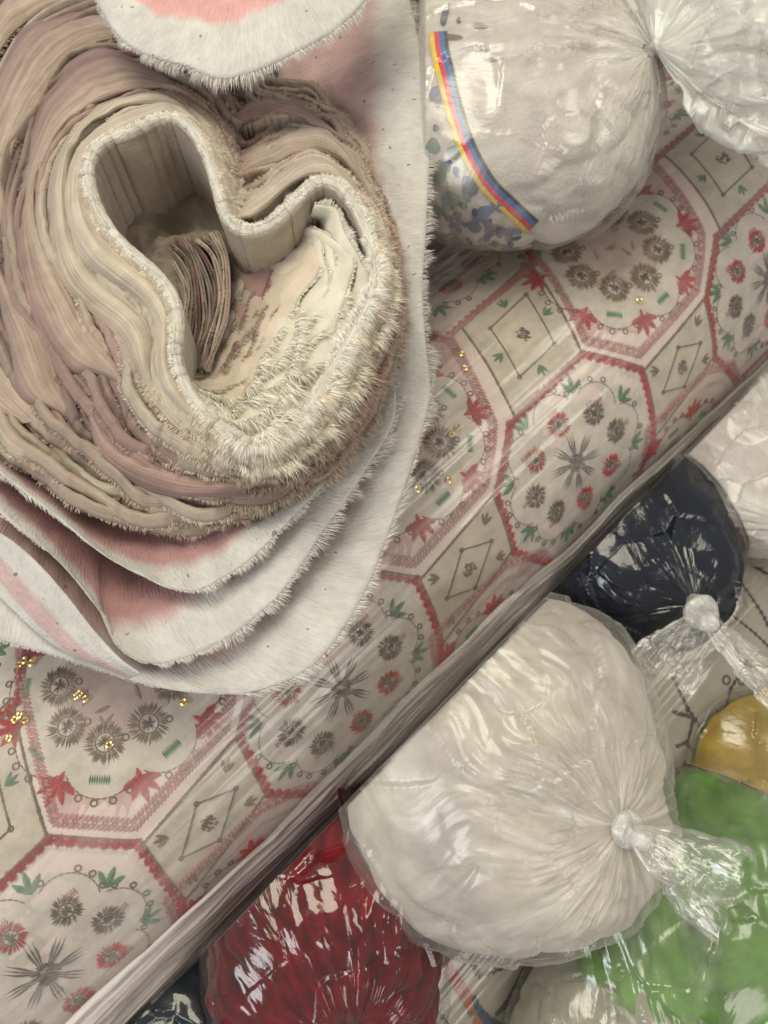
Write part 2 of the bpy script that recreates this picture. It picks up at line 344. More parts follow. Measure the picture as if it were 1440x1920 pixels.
# ------------------------------------------------------------------ the big embroidered roll
CREAM = (.78, .65, .58); RED = (.64, .010, .016); PINK = (.60, .30, .28); BRN = (.20, .13, .07); GRN = (.11, .30, .14); TAN = (.36, .24, .12); GRY = (.20, .165, .14)
roll = thing('fabric_roll', 'large diagonal roll of cream fabric embroidered with red octagons and flowers, in clear plastic', 'fabric roll', R1.c-np.array([0, 0, .13]))
roll_body(R1, roll, -.45, .95, CREAM, M_ROLL, 420, 260)
E1 = Stitch(R1)
mm = .001
OCT = np.array([(50, -56), (80, -19), (69, 34), (45, 68), (-46, 66), (-74, 18), (-63, -25), (-24, -54)])*mm
L1v = np.array([.222, 0.002]); L2v = np.array([.036, -.198])
seqs = []
def inside(c): return -.4 < c[0] < .9 and -.20 < c[1] < .30
for i in range(-2, 4):
    for j in (-1, 0, 1):
        O = np.array([.020, .096])+L1v*i+L2v*j
        if inside(O):
            P = OCT+O
            # border of an octagon
            for k in range(8):
                a, b = P[k], P[(k+1) % 8]; inn = (O-a)*.035
                E1.beads(a, b, RED)
                E1.line([a-(O-a)*.035, b-(O-b)*.035], (.30, .19, .12), w=.0011, step=.0014)
            E1.patch(O+(P-O)*.95, (.78, .71, .62), h=.00012)
            # star flower
            for k in range(8):
                a = k*math.pi/4+.3; u = np.array([math.cos(a), math.sin(a)]); v = np.array([-u[1], u[0]])
                for d in (-.0022, 0, .0022):
                    E1.stem([O+u*.004+v*d*.4, O+u*.019+v*d], GRY, .0008)
                    E1.stem([O+u*.012+v*d, O+u*.019+v*d], GRY, .0009)
            for k in range(70):
                a = random.random()*6.28; rr = .0068*math.sqrt(random.random()); u = np.array([math.cos(a), math.sin(a)]); E1.thread(O+u*rr-.001, O+u*rr+.0012, .0009, .0014, GRY)
            nr = 8
            for k in range(nr):
                a = k*2*math.pi/nr+.1; u = np.array([math.cos(a)*.040, math.sin(a)*.031])
                redr = k in (1, 2, 5, 6); E1.rose(O+u, .0094, RED if redr else BRN, BRN if redr else (.13, .09, .05))
                # scallops
                a2 = a; cc = O+np.array([math.cos(a2)*.045, math.sin(a2)*.036]); th0 = a2
                arc = [cc+np.array([math.cos(th0+q), math.sin(th0+q)])*.0165 for q in np.linspace(-1.25, 1.25, 14)]
                E1.stem(arc, (.34, .22, .16), .0007)
                for q in (-1.0, -.45, .1, .55, 1.05):
                    if random.random() < .8: E1.ring(cc+np.array([math.cos(th0+q), math.sin(th0+q)])*.0190, .0017, (.14, .10, .07))
                for q in range(5): E1.thread(cc+np.array([.0015*q-.003, .003])+u*.1, cc+np.array([.0015*q-.0024, -.003])+u*.1, .0009, .0008, PINK)
                a3 = a+math.pi/nr; lp = O+np.array([math.cos(a3)*.055, math.sin(a3)*.046])
                E1.leaf3(lp, .0125, a3+.5*(random.random()-.5), GRN, n=3, spread=.7)
        # small panel between octagons
        Q = O+np.array([.0]*2); quad = np.array([O+np.array([.080, -.017]), O+np.array([.157, -.025]), O+np.array([.147, .018]), O+np.array([.069, .036])])
        def panel(quad, kind):
            c = quad.mean(0)
            if not inside(c): return
            E1.patch(quad, (.70, .62, .50), h=.0001)
            for a, b in zip(quad, np.roll(quad, -1, 0)): E1.line([a, b], (.23, .15, .09), w=.0022, step=.0011)
            mids = [(quad[k]+quad[(k+1) % 4])/2 for k in range(4)]; dm = [c+(m-c)*.62 for m in mids]
            if kind: dm = [c+(q-c)*.52 for q in quad]
            for a, b in zip(dm, dm[1:]+dm[:1]): E1.line([a, b], (.21, .15, .10), w=.0013, step=.0010)
            for a in dm: E1.ring(a, .0014, (.15, .1, .07)); 
            for k in range(40):
                a = random.random()*6.28; u = np.array([math.cos(a), math.sin(a)])*.005*math.sqrt(random.random()); E1.thread(c+u-.0009, c+u+.0012, .0009, .0012, (.19, .12, .07))
            for k, q in enumerate(quad if not kind else mids):
                lp = c+(q-c)*.60; d = q-c; E1.leaf3(lp, .0085, math.atan2(d[1], d[0]), GRN if kind else (.27, .17, .09), n=3, spread=.5)
        panel(quad, 0)
        quad2 = np.array([O+OCT[7]+np.array([.006, -.001]), O+OCT[0], O+OCT[0]+np.array([.030, -.078]), O+OCT[7]+np.array([.030, -.078])])
        panel(quad2, 1)
        # medallion
        Mc = O+np.array([.128, -.097])
        if inside(Mc):
            dd = [O+np.array(q) for q in [(.056, -.060), (.084, -.026), (.157, -.031), (.178, -.047), (.192, -.060), (.218, -.128), (.205, -.160), (.176, -.178), (.100, -.178), (.084, -.130)]]
            dd = np.array(dd); E1.patch(dd, (.76, .52, .48), h=.00008)
            for f_, st_ in ((.985, 1), (.955, 0), (.93, 1)):
                Pq = Mc+(dd-Mc)*f_
                for a, b in zip(Pq, np.roll(Pq, -1, 0)):
                    if st_: E1.line([a, b], (.60, .29, .27), w=.0017, step=.0026, slant=1.2)
                    else:
                        k = max(1, int(np.linalg.norm(b-a)/.005))
                        for q in range(k): E1.ring(a+(b-a)*q/k, .0012, (.50, .24, .22), .0006)
            n = 8; ex, ey = .060, .055
            arcs = []
            for k in range(n):
                a = k*2*math.pi/n; cc = Mc+np.array([math.cos(a)*ex*.74, math.sin(a)*ey*.74])
                arcs.append([cc+np.array([math.cos(a+q), math.sin(a+q)])*.0205 for q in np.linspace(-1.15, 1.15, 16)])
            sc = np.array([p for arc in arcs for p in arc]); E1.patch(sc, (.78, .71, .60), h=.00022, nr=8)
            circ = np.array([Mc+np.array([math.cos(q)*.036, math.sin(q)*.033]) for q in np.linspace(0, 6.283, 33)[:-1]]); E1.patch(circ, (.68, .51, .44), h=.00030, nr=5)
            for k in range(n):
                a = k*2*math.pi/n; arc = arcs[k]; E1.stem(arc, (.45, .12, .10), .0008)
                cc = Mc+np.array([math.cos(a)*ex*.74, math.sin(a)*ey*.74])
                for q in (-.8, -.35, .1, .5, .95): E1.ring(cc+np.array([math.cos(a+q), math.sin(a+q)])*.0228, .0018, (.15, .10, .07))
                rc = Mc+np.array([math.cos(a)*ex*.92, math.sin(a)*ey*.92])
                for q in range(9):
                    v = np.array([-math.sin(a), math.cos(a)]); E1.thread(rc+v*(q-4)*.0013-np.array([math.cos(a), math.sin(a)])*.0032, rc+v*(q-4)*.0013+np.array([math.cos(a), math.sin(a)])*.0032, .0011, .0009, GRN)
                a3 = a+math.pi/n; lp = Mc+np.array([math.cos(a3)*ex*.98, math.sin(a3)*ey*.98]); E1.leaf3(lp, .0150, a3, RED, n=5, spread=.62); E1.satin(lp-np.array([math.cos(a3), math.sin(a3)])*.002, .006, .004, a3, RED)
                rp = Mc+np.array([math.cos(a)*.034, math.sin(a)*.031]); E1.rose(rp, .0122, TAN, (.15, .10, .05), n=90)
                E1.ring(rp+np.array([.010, .006]), .0018, (.14, .10, .07))
                seqs.append(rp)
            for k in range(7): p_ = Mc+np.array([random.uniform(-.018, .018), random.uniform(-.014, .014)]); E1.satin(p_, .009, .004, random.random()*3, (.50, .30, .30))
cl = [c for c in roll.children if c.name.startswith('cloth')][0]
E1.build('embroidery', roll, M_THREAD)
# sequins: thin gold rings standing on the roses
def ring_mesh(name):
    n = 16; a = np.linspace(0, 2*math.pi, n, endpoint=False); V = []
    for rr, h in ((.0008, 0), (.0016, .0004), (.0024, 0)): V += [(rr*math.cos(q), rr*math.sin(q), h) for q in a]
    me = bpy.data.meshes.new(name); me.from_pydata(V, [], grid_faces(3, n, True).tolist()); me.materials.append(M_GOLD); return me
SQ = ring_mesh('sequin')
sq_px = [(52, 1243), (64, 1247), (150, 1300), (38, 1342), (50, 1350), (18, 1384), (866, 664), (872, 690), (856, 802), (846, 815), (160, 1310), (143, 1306), (44, 1250), (70, 1240), (30, 1350), (840, 900), (780, 918), (1150, 470), (1195, 565), (345, 1315), (205, 1395)]
for k, (x, y) in enumerate(sq_px):
    st = R1.st(x, y); p = R1.pt(st[0], st[1], .0022); nn = (p-R1.c)-R1.a*((p-R1.c)@R1.a); nn = nn/np.linalg.norm(nn)
    o = bpy.data.objects.new('sequin', SQ); link(o, roll); o.location = Vector(p-np.array(roll['base']))
    tilt = Vector(nn)+Vector((random.uniform(-.35, .1), random.uniform(-.1, .4), 0)); o.rotation_euler = tilt.to_track_quat('Z', 'Y').to_euler()
roll_wrap(R1, roll, -.47, .97, M_WRAP)
M_SEAM = film_mat('seam_film', milky=.32, crease=.42, su=30, sv=2.2, bump=.35, rough=.2, edge=.30, tint=(.86, .79, .75), lo=.42, hi=.72, fk=.6)
S_, u_ = np.meshgrid(np.linspace(-.47, .97, 420), np.linspace(0, 1, 90), indexing='ij')
wd = .050-.030*np.clip((S_+.2)/.7, 0, 1)+.005*vn(np.stack([S_*14, S_*0, S_*0], -1), 5); Tm = .176+.012*np.clip((S_+.2)/.7, 0, 1)
Tq = Tm-wd+u_*wd*1.25
hh = .0062+.0022*ridge(np.stack([S_*5, u_*9, u_*0+2], -1), 3, 66)+.0016*ridge(np.stack([S_*22, u_*12, u_*0], -1), 2, 67)-.003*np.exp(-u_/.06)
mesh('film_seam', R1.pt(S_, Tq, hh).reshape(-1, 3), grid_faces(420, 90), M_SEAM, roll, uv=np.stack([u_*.35, S_], -1).reshape(-1, 2))

# ------------------------------------------------------------------ the lower roll with black embroidery
roll2 = thing('fabric_roll', 'off-white fabric roll with black chain embroidery lying under the knotted bags, in clear plastic', 'fabric roll', R2.c-np.array([0, 0, .080]))
roll_body(R2, roll2, -.45, .95, (.44, .40, .33), M_ROLL, 240, 140)
E2 = Stitch(R2); BLK = (.022, .018, .016)
def S2(pts): return [R2.st(x, y) for x, y in pts]
def chain(pts, r=.0025, step=.0046, col=BLK):
    q = S2(pts)
    for a, b in zip(q[:-1], q[1:]): E2.beads(a, b, col, r=r, step=step, n=5)
def fat(pts, w=.0042, col=BLK):
    E2.line(S2(pts), col, w=w, step=.0011)
chain([(1376, 1040), (1392, 1095), (1440, 1170), (1480, 1230)]); fat([(1395, 1050), (1440, 1075), (1480, 1075)], .004)
chain([(1262, 1270), (1290, 1330), (1325, 1385), (1340, 1440)]); fat([(1262, 1335), (1300, 1345), (1290, 1390), (1268, 1400)], .0035)
fat([(1285, 1390), (1310, 1420), (1300, 1470)], .003); chain([(1400, 1240), (1370, 1290), (1350, 1350)], .0022); fat([(1378, 1215), (1390, 1240), (1410, 1250)], .003); 
fat([(1335, 1180), (1300, 1240)], .002); fat([(1345, 1330), (1330, 1390), (1300, 1440)], .0016)
for x, y in [(1362, 1275), (1390, 1275), (1330, 1415), (1296, 1432), (1318, 1448)]: E2.ring(R2.st(x, y), .003, BLK, .0018)
# lower part: dark flower net, orange and blue chain
chain([(845, 1790), (880, 1780), (905, 1800), (935, 1795)], .0030, .0050); chain([(900, 1830), (940, 1815), (1000, 1790)], .0028)
fat([(890, 1770), (885, 1800), (895, 1825)], .005); fat([(935, 1790), (930, 1815)], .006)
for _ in range(210):
    t = random.random(); u = random.random(); x = 925+85*t+30*u-20*t; y = 1905-95*t*u-60*t-20*u
    if random.random() < .5: E2.ring(R2.st(x, y), .0017, (.06, .045, .03), .0011)
    else: E2.blob(R2.st(x, y), .0016, (.07, .05, .03), 4)
E2.line(S2([(832, 1806), (862, 1850), (890, 1895)]), (.55, .09, .02), w=.0095, step=.0011, jit=.1)
E2.line(S2([(848, 1828), (873, 1862)]), (.10, .02, .01), w=.002, step=.0011)
E2.line(S2([(820, 1782), (826, 1806)]), (.01, .015, .12), w=.006, step=.0011)
E2.line(S2([(885, 1872), (892, 1890), (905, 1905), (935, 1925)]), (.005, .05, .13), w=.0075, step=.0011)
E2.line(S2([(876, 1898), (892, 1896)]), (.02, .16, .13), w=.005, step=.0011); E2.line(S2([(890, 1905), (898, 1925)]), (.50, .14, .08), w=.007, step=.0011)
chain([(788, 1862), (812, 1885), (828, 1905), (845, 1925)], .0018, .0075); fat([(752, 1880), (760, 1905), (790, 1925)], .0035)
chain([(700, 1500), (760, 1560)], .002)
for k in range(26):      # the same motifs carried on along the hidden part of the roll
    s_ = -.42+k*.052
    if .0 < (s_+.02) % .26 < .05: E2.beads((s_, -.05), (s_+.02, .09), BLK, r=.0018, step=.0046, n=5)
E2.build('embroidery', roll2, M_THREAD)
roll_wrap(R2, roll2, -.47, .97, M_WRAP2, off=.0025, amp=.0016, seed=21, nS=200, nT=260)

# ------------------------------------------------------------------ knotted bags
TUCK = True; XMIN = None
SOLIDS = []   # ellipsoids of what is already there
TN = np.cross(ray(257, 1886), ray(1240, 880)); TN /= np.linalg.norm(TN)
if TN @ (R1.c-CO) < 0: TN = -TN
def push(V, eps=.003, skip=()):
    if TUCK:       # soft bags give way under the bulge of the big roll
        dd = (V-CO)@TN + .003 + eps*1.2; V = V-np.where(dd > 0, dd, 0)[:, None]*TN
    if XMIN is not None: V[:, 0] = np.where(V[:, 0] < XMIN, XMIN+(V[:, 0]-XMIN)*.08, V[:, 0])
    for R in (R1, R2):
        v = V-R.c; ax = (v@R.a)[:, None]*R.a; r = v-ax; l = np.linalg.norm(r, axis=1); lim = R.R+.0055+eps
        m = l < lim; f = np.where(m, lim/np.maximum(l, 1e-6), 1.0)
        V = R.c+ax+r*f[:, None]
    for (C, ab) in SOLIDS:
        q = (V-C)/ab; l = np.linalg.norm(q, axis=1); lm_ = 1+eps*14; m = l < lm_
        V = np.where(m[:, None], C+q/np.maximum(l, 1e-4)[:, None]*ab*lm_, V)
    V[:, 2] = np.maximum(V[:, 2], eps)
    return V
def frame(w):
    w = w/np.linalg.norm(w); a = np.array([0, 0, 1.]) if abs(w[2]) < .9 else np.array([0, 1., 0]); u = np.cross(a, w); u /= np.linalg.norm(u); return w, u, np.cross(w, u)
def bag_surface(C, K, ab, nT, nP, grow=0.0, pleat=.004, lump=.004, crk=.0015, seed=0, big=.007, pfar=.22, expo=2.3, sharp=.55, neck=.05, kn=1.0, lumpf=14, npl=9.0, film_like=True):
    w, u, v = frame(K-C); D = np.linalg.norm(K-C)
    th = neck + (math.pi-neck)*np.linspace(0, 1, nT)**1.15; ph = np.linspace(0, 2*math.pi, nP, endpoint=False)
    T, P = np.meshgrid(th, ph, indexing='ij')
    d = np.cos(T)[..., None]*w + (np.sin(T)*np.cos(P))[..., None]*u + (np.sin(T)*np.sin(P))[..., None]*v
    q = np.abs(d/(ab+grow))**expo; r = q.sum(-1)**(-1/expo)
    k = np.clip(1-T/sharp, 0, 1)**2.2*kn
    rp = r[0].mean(); base = d*r[..., None] + w*((D-rp)*k)[..., None]
    Pw = P+.30*vn(np.stack([np.cos(P)*1.5, np.sin(P)*1.5, T*2.2+seed], -1), seed+31)*np.minimum(1, T)
    cp = np.stack([np.cos(Pw)*npl*.5, np.sin(Pw)*npl*.5, T*1.5], -1)
    near = np.exp(-T/.5); brk = np.clip(.55+.9*vn(np.stack([np.cos(P)*1.6, np.sin(P)*1.6, T*1.3+seed], -1), seed+41), .1, 1.2)
    pl = ridge(cp, 3, seed)*pleat*(pfar+1.3*near)*brk*np.minimum(1, np.sin(T)*2.2)
    lm = (fbm(base*lumpf+seed, 3, seed+5)*lump+vn(base*9+seed*3.1, seed+6)*big)*np.minimum(1, T/.6)
    if not film_like: fo = vn(base*np.array([34, 60, 40])+seed*2., seed+71); ck = (np.abs(fo)**.6-.5)*crk*1.3+fbm(base*90, 2, seed+72)*crk*.35; ck *= np.minimum(1, T/.5)
    else: ck = (ridge(base*20+seed, 2, seed+11)*crk*1.2+facet(base*26+seed, seed+17)*crk*1.5)*np.minimum(1, T/.5)
    X = C + base + d*(pl+lm+ck)[..., None]
    uv = np.stack([Pw/6.2832, T/math.pi], -1).reshape(-1, 2)
    return X.reshape(-1, 3), grid_faces(nT, nP, True), uv
def tube_tail(K, d, L_, Wd, seed, n=70, m=110, flat=.35, curl=.2, r0=.004, side=None, tcr=.003):
    d = d/np.linalg.norm(d); w, u, v = frame(d)
    if side is not None: u = side-d*(side@d); u /= np.linalg.norm(u); v = np.cross(d, u)
    t, P = np.meshgrid(np.linspace(0, 1, n), np.linspace(0, 2*math.pi, m, endpoint=False), indexing='ij')
    r = r0+Wd*t**.75; rp = 1+.32*ridge(np.stack([np.cos(P)*2.6, np.sin(P)*2.6, t*1.2+seed], -1), 3, seed)*np.minimum(1, t*3+.2)
    rag = 1+.10*vn(np.stack([np.cos(P)*3, np.sin(P)*3, P*0+seed], -1), seed+2)*t
    X = K + d*(L_*t*rag)[..., None] + u*(r*rp*np.cos(P))[..., None] + v*(r*rp*np.sin(P)*flat + curl*L_*t*t)[..., None]
    X = X + .12*Wd*np.stack([vn(np.stack([t*4, np.cos(P)*2, np.sin(P)*2], -1), seed+q) for q in (3, 4, 5)], -1)*t[..., None]
    X = X + (u*np.cos(P)[..., None]+v*np.sin(P)[..., None])*(facet(X*(75 if tcr < .004 else 36)+seed, seed+8)*tcr*np.minimum(1, t*2.5))[..., None]
    return X.reshape(-1, 3), grid_faces(n, m, True), np.stack([P/6.283, t], -1).reshape(-1, 2)
def knot_mesh(K, w, r, seed):
    w, u, v = frame(w); t, P = np.meshgrid(np.linspace(0, math.pi, 28), np.linspace(0, 2*math.pi, 48, endpoint=False), indexing='ij')
    d = np.cos(t)[..., None]*w + (np.sin(t)*np.cos(P))[..., None]*u + (np.sin(t)*np.sin(P))[..., None]*v
    rr = r*(1+.12*ridge(np.stack([np.cos(P+t*1.2)*2, np.sin(P+t*1.2)*2, t*1.1+seed], -1), 3, seed)+.12*vn(d*2.2+seed, seed))*(1-.25*np.exp(-((t-1.2)/.22)**2))
    X = K + d*(rr*.82)[..., None]+w*(np.cos(t)*r*.9)[..., None]+u*(r*.25*np.sin(t*2+seed))[..., None]
    # the loop thrown over itself
    tt, Q = np.meshgrid(np.linspace(0, 2*math.pi, 40, endpoint=False), np.linspace(0, 2*math.pi, 14, endpoint=False), indexing='ij')
    cx = K + (u*np.cos(tt)[..., None]*r*.85 + v*np.sin(tt)[..., None]*r*.85) + w*(r*.25*np.sin(tt+seed))[..., None]
    rad = (u*np.cos(tt)[..., None]+v*np.sin(tt)[..., None]); rq = r*.36*(1+.3*vn(np.stack([np.cos(tt)*2, np.sin(tt)*2, Q*.6], -1), seed+8))
    Y = cx + rad*(rq*np.cos(Q))[..., None] + w*(rq*np.sin(Q))[..., None]
    n1 = X.reshape(-1, 3); f1 = grid_faces(28, 48, True).tolist()
    i = np.arange(40)[:, None]; j = np.arange(14)[None, :]; f2 = (np.stack([i*14+j, i*14+(j+1) % 14, ((i+1) % 40)*14+(j+1) % 14, ((i+1) % 40)*14+j], -1).reshape(-1, 4)+len(n1)).tolist()
    uv = np.concatenate([np.stack([P/6.283, t/3.14], -1).reshape(-1, 2), np.stack([tt/6.283*2, Q/6.283], -1).reshape(-1, 2)])
    return np.concatenate([n1, Y.reshape(-1, 3)]), f1+f2, uv
M_KNOT = film_mat('bunched_film', milky=.30, crease=.35, su=8, sv=1.2, bump=.3, rough=.24, edge=.3, tint=(.80, .80, .76))
M_TAIL = film_mat('loose_film', milky=.06, crease=.25, su=12, sv=.8, bump=.3, rough=.2, edge=.3, tint=(.80, .80, .76))
GRP = 'knotted plastic bags stuffed with cloth and yarn'
def bag(label, C, K, ab, content_mat, film, res=1.0, tail=None, knot=.011, gap=.0042, seed=1, name='plastic_bag', cat='bag', cname='stuffing',
        clump=.006, ccrk=.003, cpleat=.005, lumpf=14, clf=None, cbump=None, do_push=True, tcr=.003, **kw):
    ab = np.array(ab, float); base = np.array([C[0], C[1], max(0, C[2]-ab[2])])
    t = thing(name, label, cat, base, GRP)
    ck_ = dict(kw); ck_['crk'] = ccrk; ck_['kn'] = .6
    V, f, uv = bag_surface(C, K, ab, int(190*res), int(300*res), -gap, seed=seed, lumpf=lumpf, film_like=False, **ck_)
    if do_push: V = push(V, .003)
    co = mesh(cname, V, f, content_mat, t, uv=uv)
    bvh = BVHTree.FromPolygons(V.tolist(), f.tolist())
    V, f, uv = bag_surface(C, K, ab, int(230*res), int(380*res), 0, seed=seed, lumpf=lumpf, **kw)
    if do_push: V = push(V, .001)
    mesh('plastic_film', V, f, film, t, uv=uv)
    w = (K-C)/np.linalg.norm(K-C)
    if knot:
        V, f, uv = knot_mesh(K+w*knot*.5, w, knot, seed); mesh('knot', V, f, M_KNOT, t, uv=uv)
    if tail:
        for q, (d, L_, Wd, fl) in enumerate(tail):
            V, f, uv = tube_tail(K+w*knot*.8, np.array(d, float), L_, Wd, seed+q*5, flat=fl, tcr=tcr); mesh('loose_end', V, f, M_TAIL, t, uv=uv)
    if do_push: SOLIDS.append((np.array(C), ab*1.02))
    return t, co, bvh

M_WHITE = cloth_mat('white_cotton', (.70, .65, .55), col2=(.58, .52, .48), bump=.6, streak=(26, 7, 1), streakcol=.16)
M_WHITE2 = cloth_mat('soft_white_cloth', (.72, .68, .61), col2=(.62, .56, .52), weave=500, bump=.7)
M_REDY = cloth_mat('red_yarn', (.26, .004, .013), col2=(.13, .002, .006), bump=1.0, sheen=.1, var=.3, streak=(60, 10, 1), streakcol=.5)
M_BLACK = cloth_mat('navy_black_cloth', (.003, .008, .022), col2=(.006, .014, .036), weave=500, sheen=0)
M_GREEN = cloth_mat('green_cloth', (.20, .40, .09), col2=(.12, .29, .055), bump=.9, sheen=.2, streak=(24, 9, 1), streakcol=.40)
M_YEL = cloth_mat('mustard_cloth', (.66, .46, .06), col2=(.50, .32, .04), bump=.8, sheen=.2, streak=(24, 9, 1), streakcol=.35)
M_GREY = cloth_mat('greyish_cream_cloth', (.42, .41, .31), col2=(.35, .34, .26), weave=600)
M_TEAL = cloth_mat('dark_teal_cloth', (.012, .022, .030), weave=600, sheen=.1)
F_WHITE = film_mat('bag_film_white', milky=.07, crease=.38, su=18, sv=2.6, bump=.32, rough=.30, edge=.16, tint=(.84, .82, .76), fk=.6)
F_DARK = film_mat('bag_film_dark', milky=.0, crease=.06, su=9, sv=2.8, bump=.4, rough=.14, edge=.05, lo=.58, hi=.76, tint=(.45, .5, .48), fk=.5)
F_RED = film_mat('bag_film_red', milky=.002, crease=.05, su=10, sv=2.8, bump=.4, rough=.11, edge=.07, lo=.57, hi=.76, tint=(.5, .36, .38), fk=.6)
F_COL = film_mat('bag_film_colour', milky=.045, crease=.30, su=16, sv=2.8, bump=.3, rough=.2, edge=.08, lo=.55, hi=.75, tint=(.6, .6, .52))
F_HAZE = film_mat('bag_film_milky', milky=.16, crease=.42, su=40, sv=2.0, bump=.8, rough=.2, edge=.4, tint=(.80, .79, .74))

# big white bag in the middle
t_w, co_w, _ = bag('large white bag of cloth in the lower middle, knotted towards the green bag', at_z(945, 1432, .20), at_z(1165, 1548, .262),
    (.100, .109, .074), M_WHITE, F_WHITE, tail=[((.75, -.50, .05), .052, .018, .45)], knot=.0085, seed=3, pleat=.0075, lump=.006, crk=.0026, expo=2.4, pfar=.42, npl=11, cpleat=.009)
# black bag
bag('small navy black bag with a clear twisted knot, wedged beside the embroidered roll', at_z(1195, 1030, .17), at_z(1308, 1140, .225),
    (.074, .080, .055), M_BLACK, F_DARK, tail=[((.55, -.80, .0), .080, .009, .35), ((-.55, -.75, -.5), .045, .016, .3)], knot=.0095, seed=9, pleat=.006, lump=.005, crk=.0022)
# white bag at right edge
bag('crumpled white bag at the right edge, beside the black bag', at_z(1455, 880, .17), at_z(1600, 1020, .23),
    (.078, .082, .06), M_WHITE2, F_WHITE, seed=14, pleat=.007, lump=.008, crk=.004, tail=[((.8, -.4, .2), .04, .02, .4)])
# red yarn
bag('bag of dark red yarn below the embroidered roll, pleated towards the bottom edge', at_z(612, 1735, .175), at_z(655, 1950, .225),
    (.074, .098, .065), M_REDY, F_RED, seed=22, cname='yarn', pfar=.30, npl=8, pleat=.006, lump=.005, crk=.0014, clump=.007, ccrk=.007, clf=26, tail=[((.1, -1., .2), .05, .03, .4)])
# green
bag('bright green bag of cloth at the lower right', at_z(1335, 1775, .12), at_z(1290, 2040, .18),
    (.112, .118, .085), M_GREEN, F_COL, seed=31, ccrk=.006, pfar=.5, pleat=.008, lump=.010, crk=.003, tail=[((0, -1., .2), .05, .02, .4)])
bag('mustard yellow bag at the right edge above the green bag', at_z(1440, 1430, .115), at_z(1640, 1520, .17),
    (.080, .062, .065), M_YEL, F_COL, seed=37, pleat=.004, lump=.005, crk=.002, tail=[((1., 0, .2), .05, .02, .4)])
bag('greyish cream bag at the bottom edge below the white bag', at_z(1135, 1950, .135), at_z(1130, 2130, .19),
    (.064, .072, .056), M_GREY, F_COL, seed=43, pleat=.004, lump=.004, crk=.002, tail=[((0, -1., .2), .05, .02, .4)])
bag('dark teal bag in glossy clear plastic under the roll at the bottom left', at_z(340, 1985, .10), at_z(400, 2180, .17),
    (.085, .085, .080), M_TEAL, F_DARK, seed=49, pleat=.007, lump=.004, crk=.003, tail=[((.2, -1., .2), .05, .03, .4)])

# top right bag: white cloth, flowered piece and striped ribbon
SOLIDS2 = list(SOLIDS)
Ct = at_z(960, 180, .315); Kt = at_z(1225, 92, .362)
F_TOP = film_mat('thin_bag_film', milky=.06, crease=.30, su=20, sv=2.4, bump=.3, rough=.26, edge=.22, tint=(.72, .71, .66))
TUCK = False; XMIN = at_z(795, 250, .34)[0]
tt_, co_t, bvh_t = bag('big translucent bag at the top right with white flowered cloth and a striped ribbon inside', Ct, Kt, (.099, .116, .066), M_WHITE2, F_TOP,
    seed=61, cpleat=.008, pleat=.006, lump=.006, crk=.0025, knot=.005, tcr=.011, clump=.008, ccrk=.005,
    tail=[((1., .15, .05), .125, .085, .5), ((.8, .8, .1), .11, .075, .5), ((.85, -.35, -.08), .105, .060, .45), ((.95, .45, .35), .08, .05, .6), ((.5, 1., .1), .10, .08, .5), ((1., -.1, .25), .07, .055, .7), ((.75, .55, .3), .13, .09, .4)])
for c in tt_.children:
    if c.name.startswith('loose_end') or c.name.startswith('knot'):
        c.data.materials[0] = film_mat('mouth_film', milky=.19, crease=.36, su=10, sv=1.2, bump=.25, rough=.36, edge=.3, tint=(.86, .87, .82)) if 'MM' not in globals() else MM
        MM = c.data.materials[0]
def on(bvh, x, y, h):
    d = Vector(ray(x, y)); r = bvh.ray_cast(Vector(CO), d)
    if r[0] is None: return None
    n = r[1]; n = n if n.dot(d) < 0 else -n
    return np.array(r[0]+n*h), np.array(n)
# striped ribbon
path = [(822, 62), (826, 100), (838, 150), (855, 215), (880, 285), (915, 345), (955, 385), (998, 425)]
def cr(P, n):
    P = np.asarray(P, float); Q = np.vstack([2*P[0]-P[1], P, 2*P[-1]-P[-2]]); out = []
    for i in range(1, len(Q)-2):
        for t in np.linspace(0, 1, n, endpoint=False):
            out.append(.5*((2*Q[i])+(-Q[i-1]+Q[i+1])*t+(2*Q[i-1]-5*Q[i]+4*Q[i+1]-Q[i+2])*t*t+(-Q[i-1]+3*Q[i]-3*Q[i+1]+Q[i+2])*t**3))
    out.append(P[-1]); return np.array(out)
pp = cr(path, 14); tg = np.gradient(pp, axis=0); nr_ = np.stack([-tg[:, 1], tg[:, 0]], -1)/np.linalg.norm(tg, axis=1)[:, None]
cols = [(.62, .50, .10)]*3+[(.60, .03, .05)]*2+[(.05, .14, .30)]*3+[(.012, .012, .02)]*3
offs = np.linspace(17, -17, 12)
V = []; 
for i in range(len(pp)):
    for o_ in offs:
        q = on(bvh_t, *(pp[i]+nr_[i]*o_), .0008); V.append(q[0] if q else V[-1])
V = np.array(V).reshape(len(pp), 12, 3)
for k in range(3): V[1:-1] = (V[:-2]+V[1:-1]*2+V[2:])/4
Fq = grid_faces(len(pp), 12); fm = []
ribm = [cloth_mat('ribbon_yellow', (.88, .66, .04)), cloth_mat('ribbon_red', (.80, .01, .05)), cloth_mat('ribbon_blue', (.01, .14, .45)), cloth_mat('ribbon_black', (.012, .012, .02))]
for i in range(len(pp)-1): fm += [0, 0, 0, 1, 1, 1, 2, 2, 2, 3, 3]
rb = mesh('striped_ribbon', V.reshape(-1, 3), Fq, ribm, tt_, fm=fm); sm = rb.modifiers.new('s', 'SOLIDIFY'); sm.thickness = .0006; sm.offset = 0
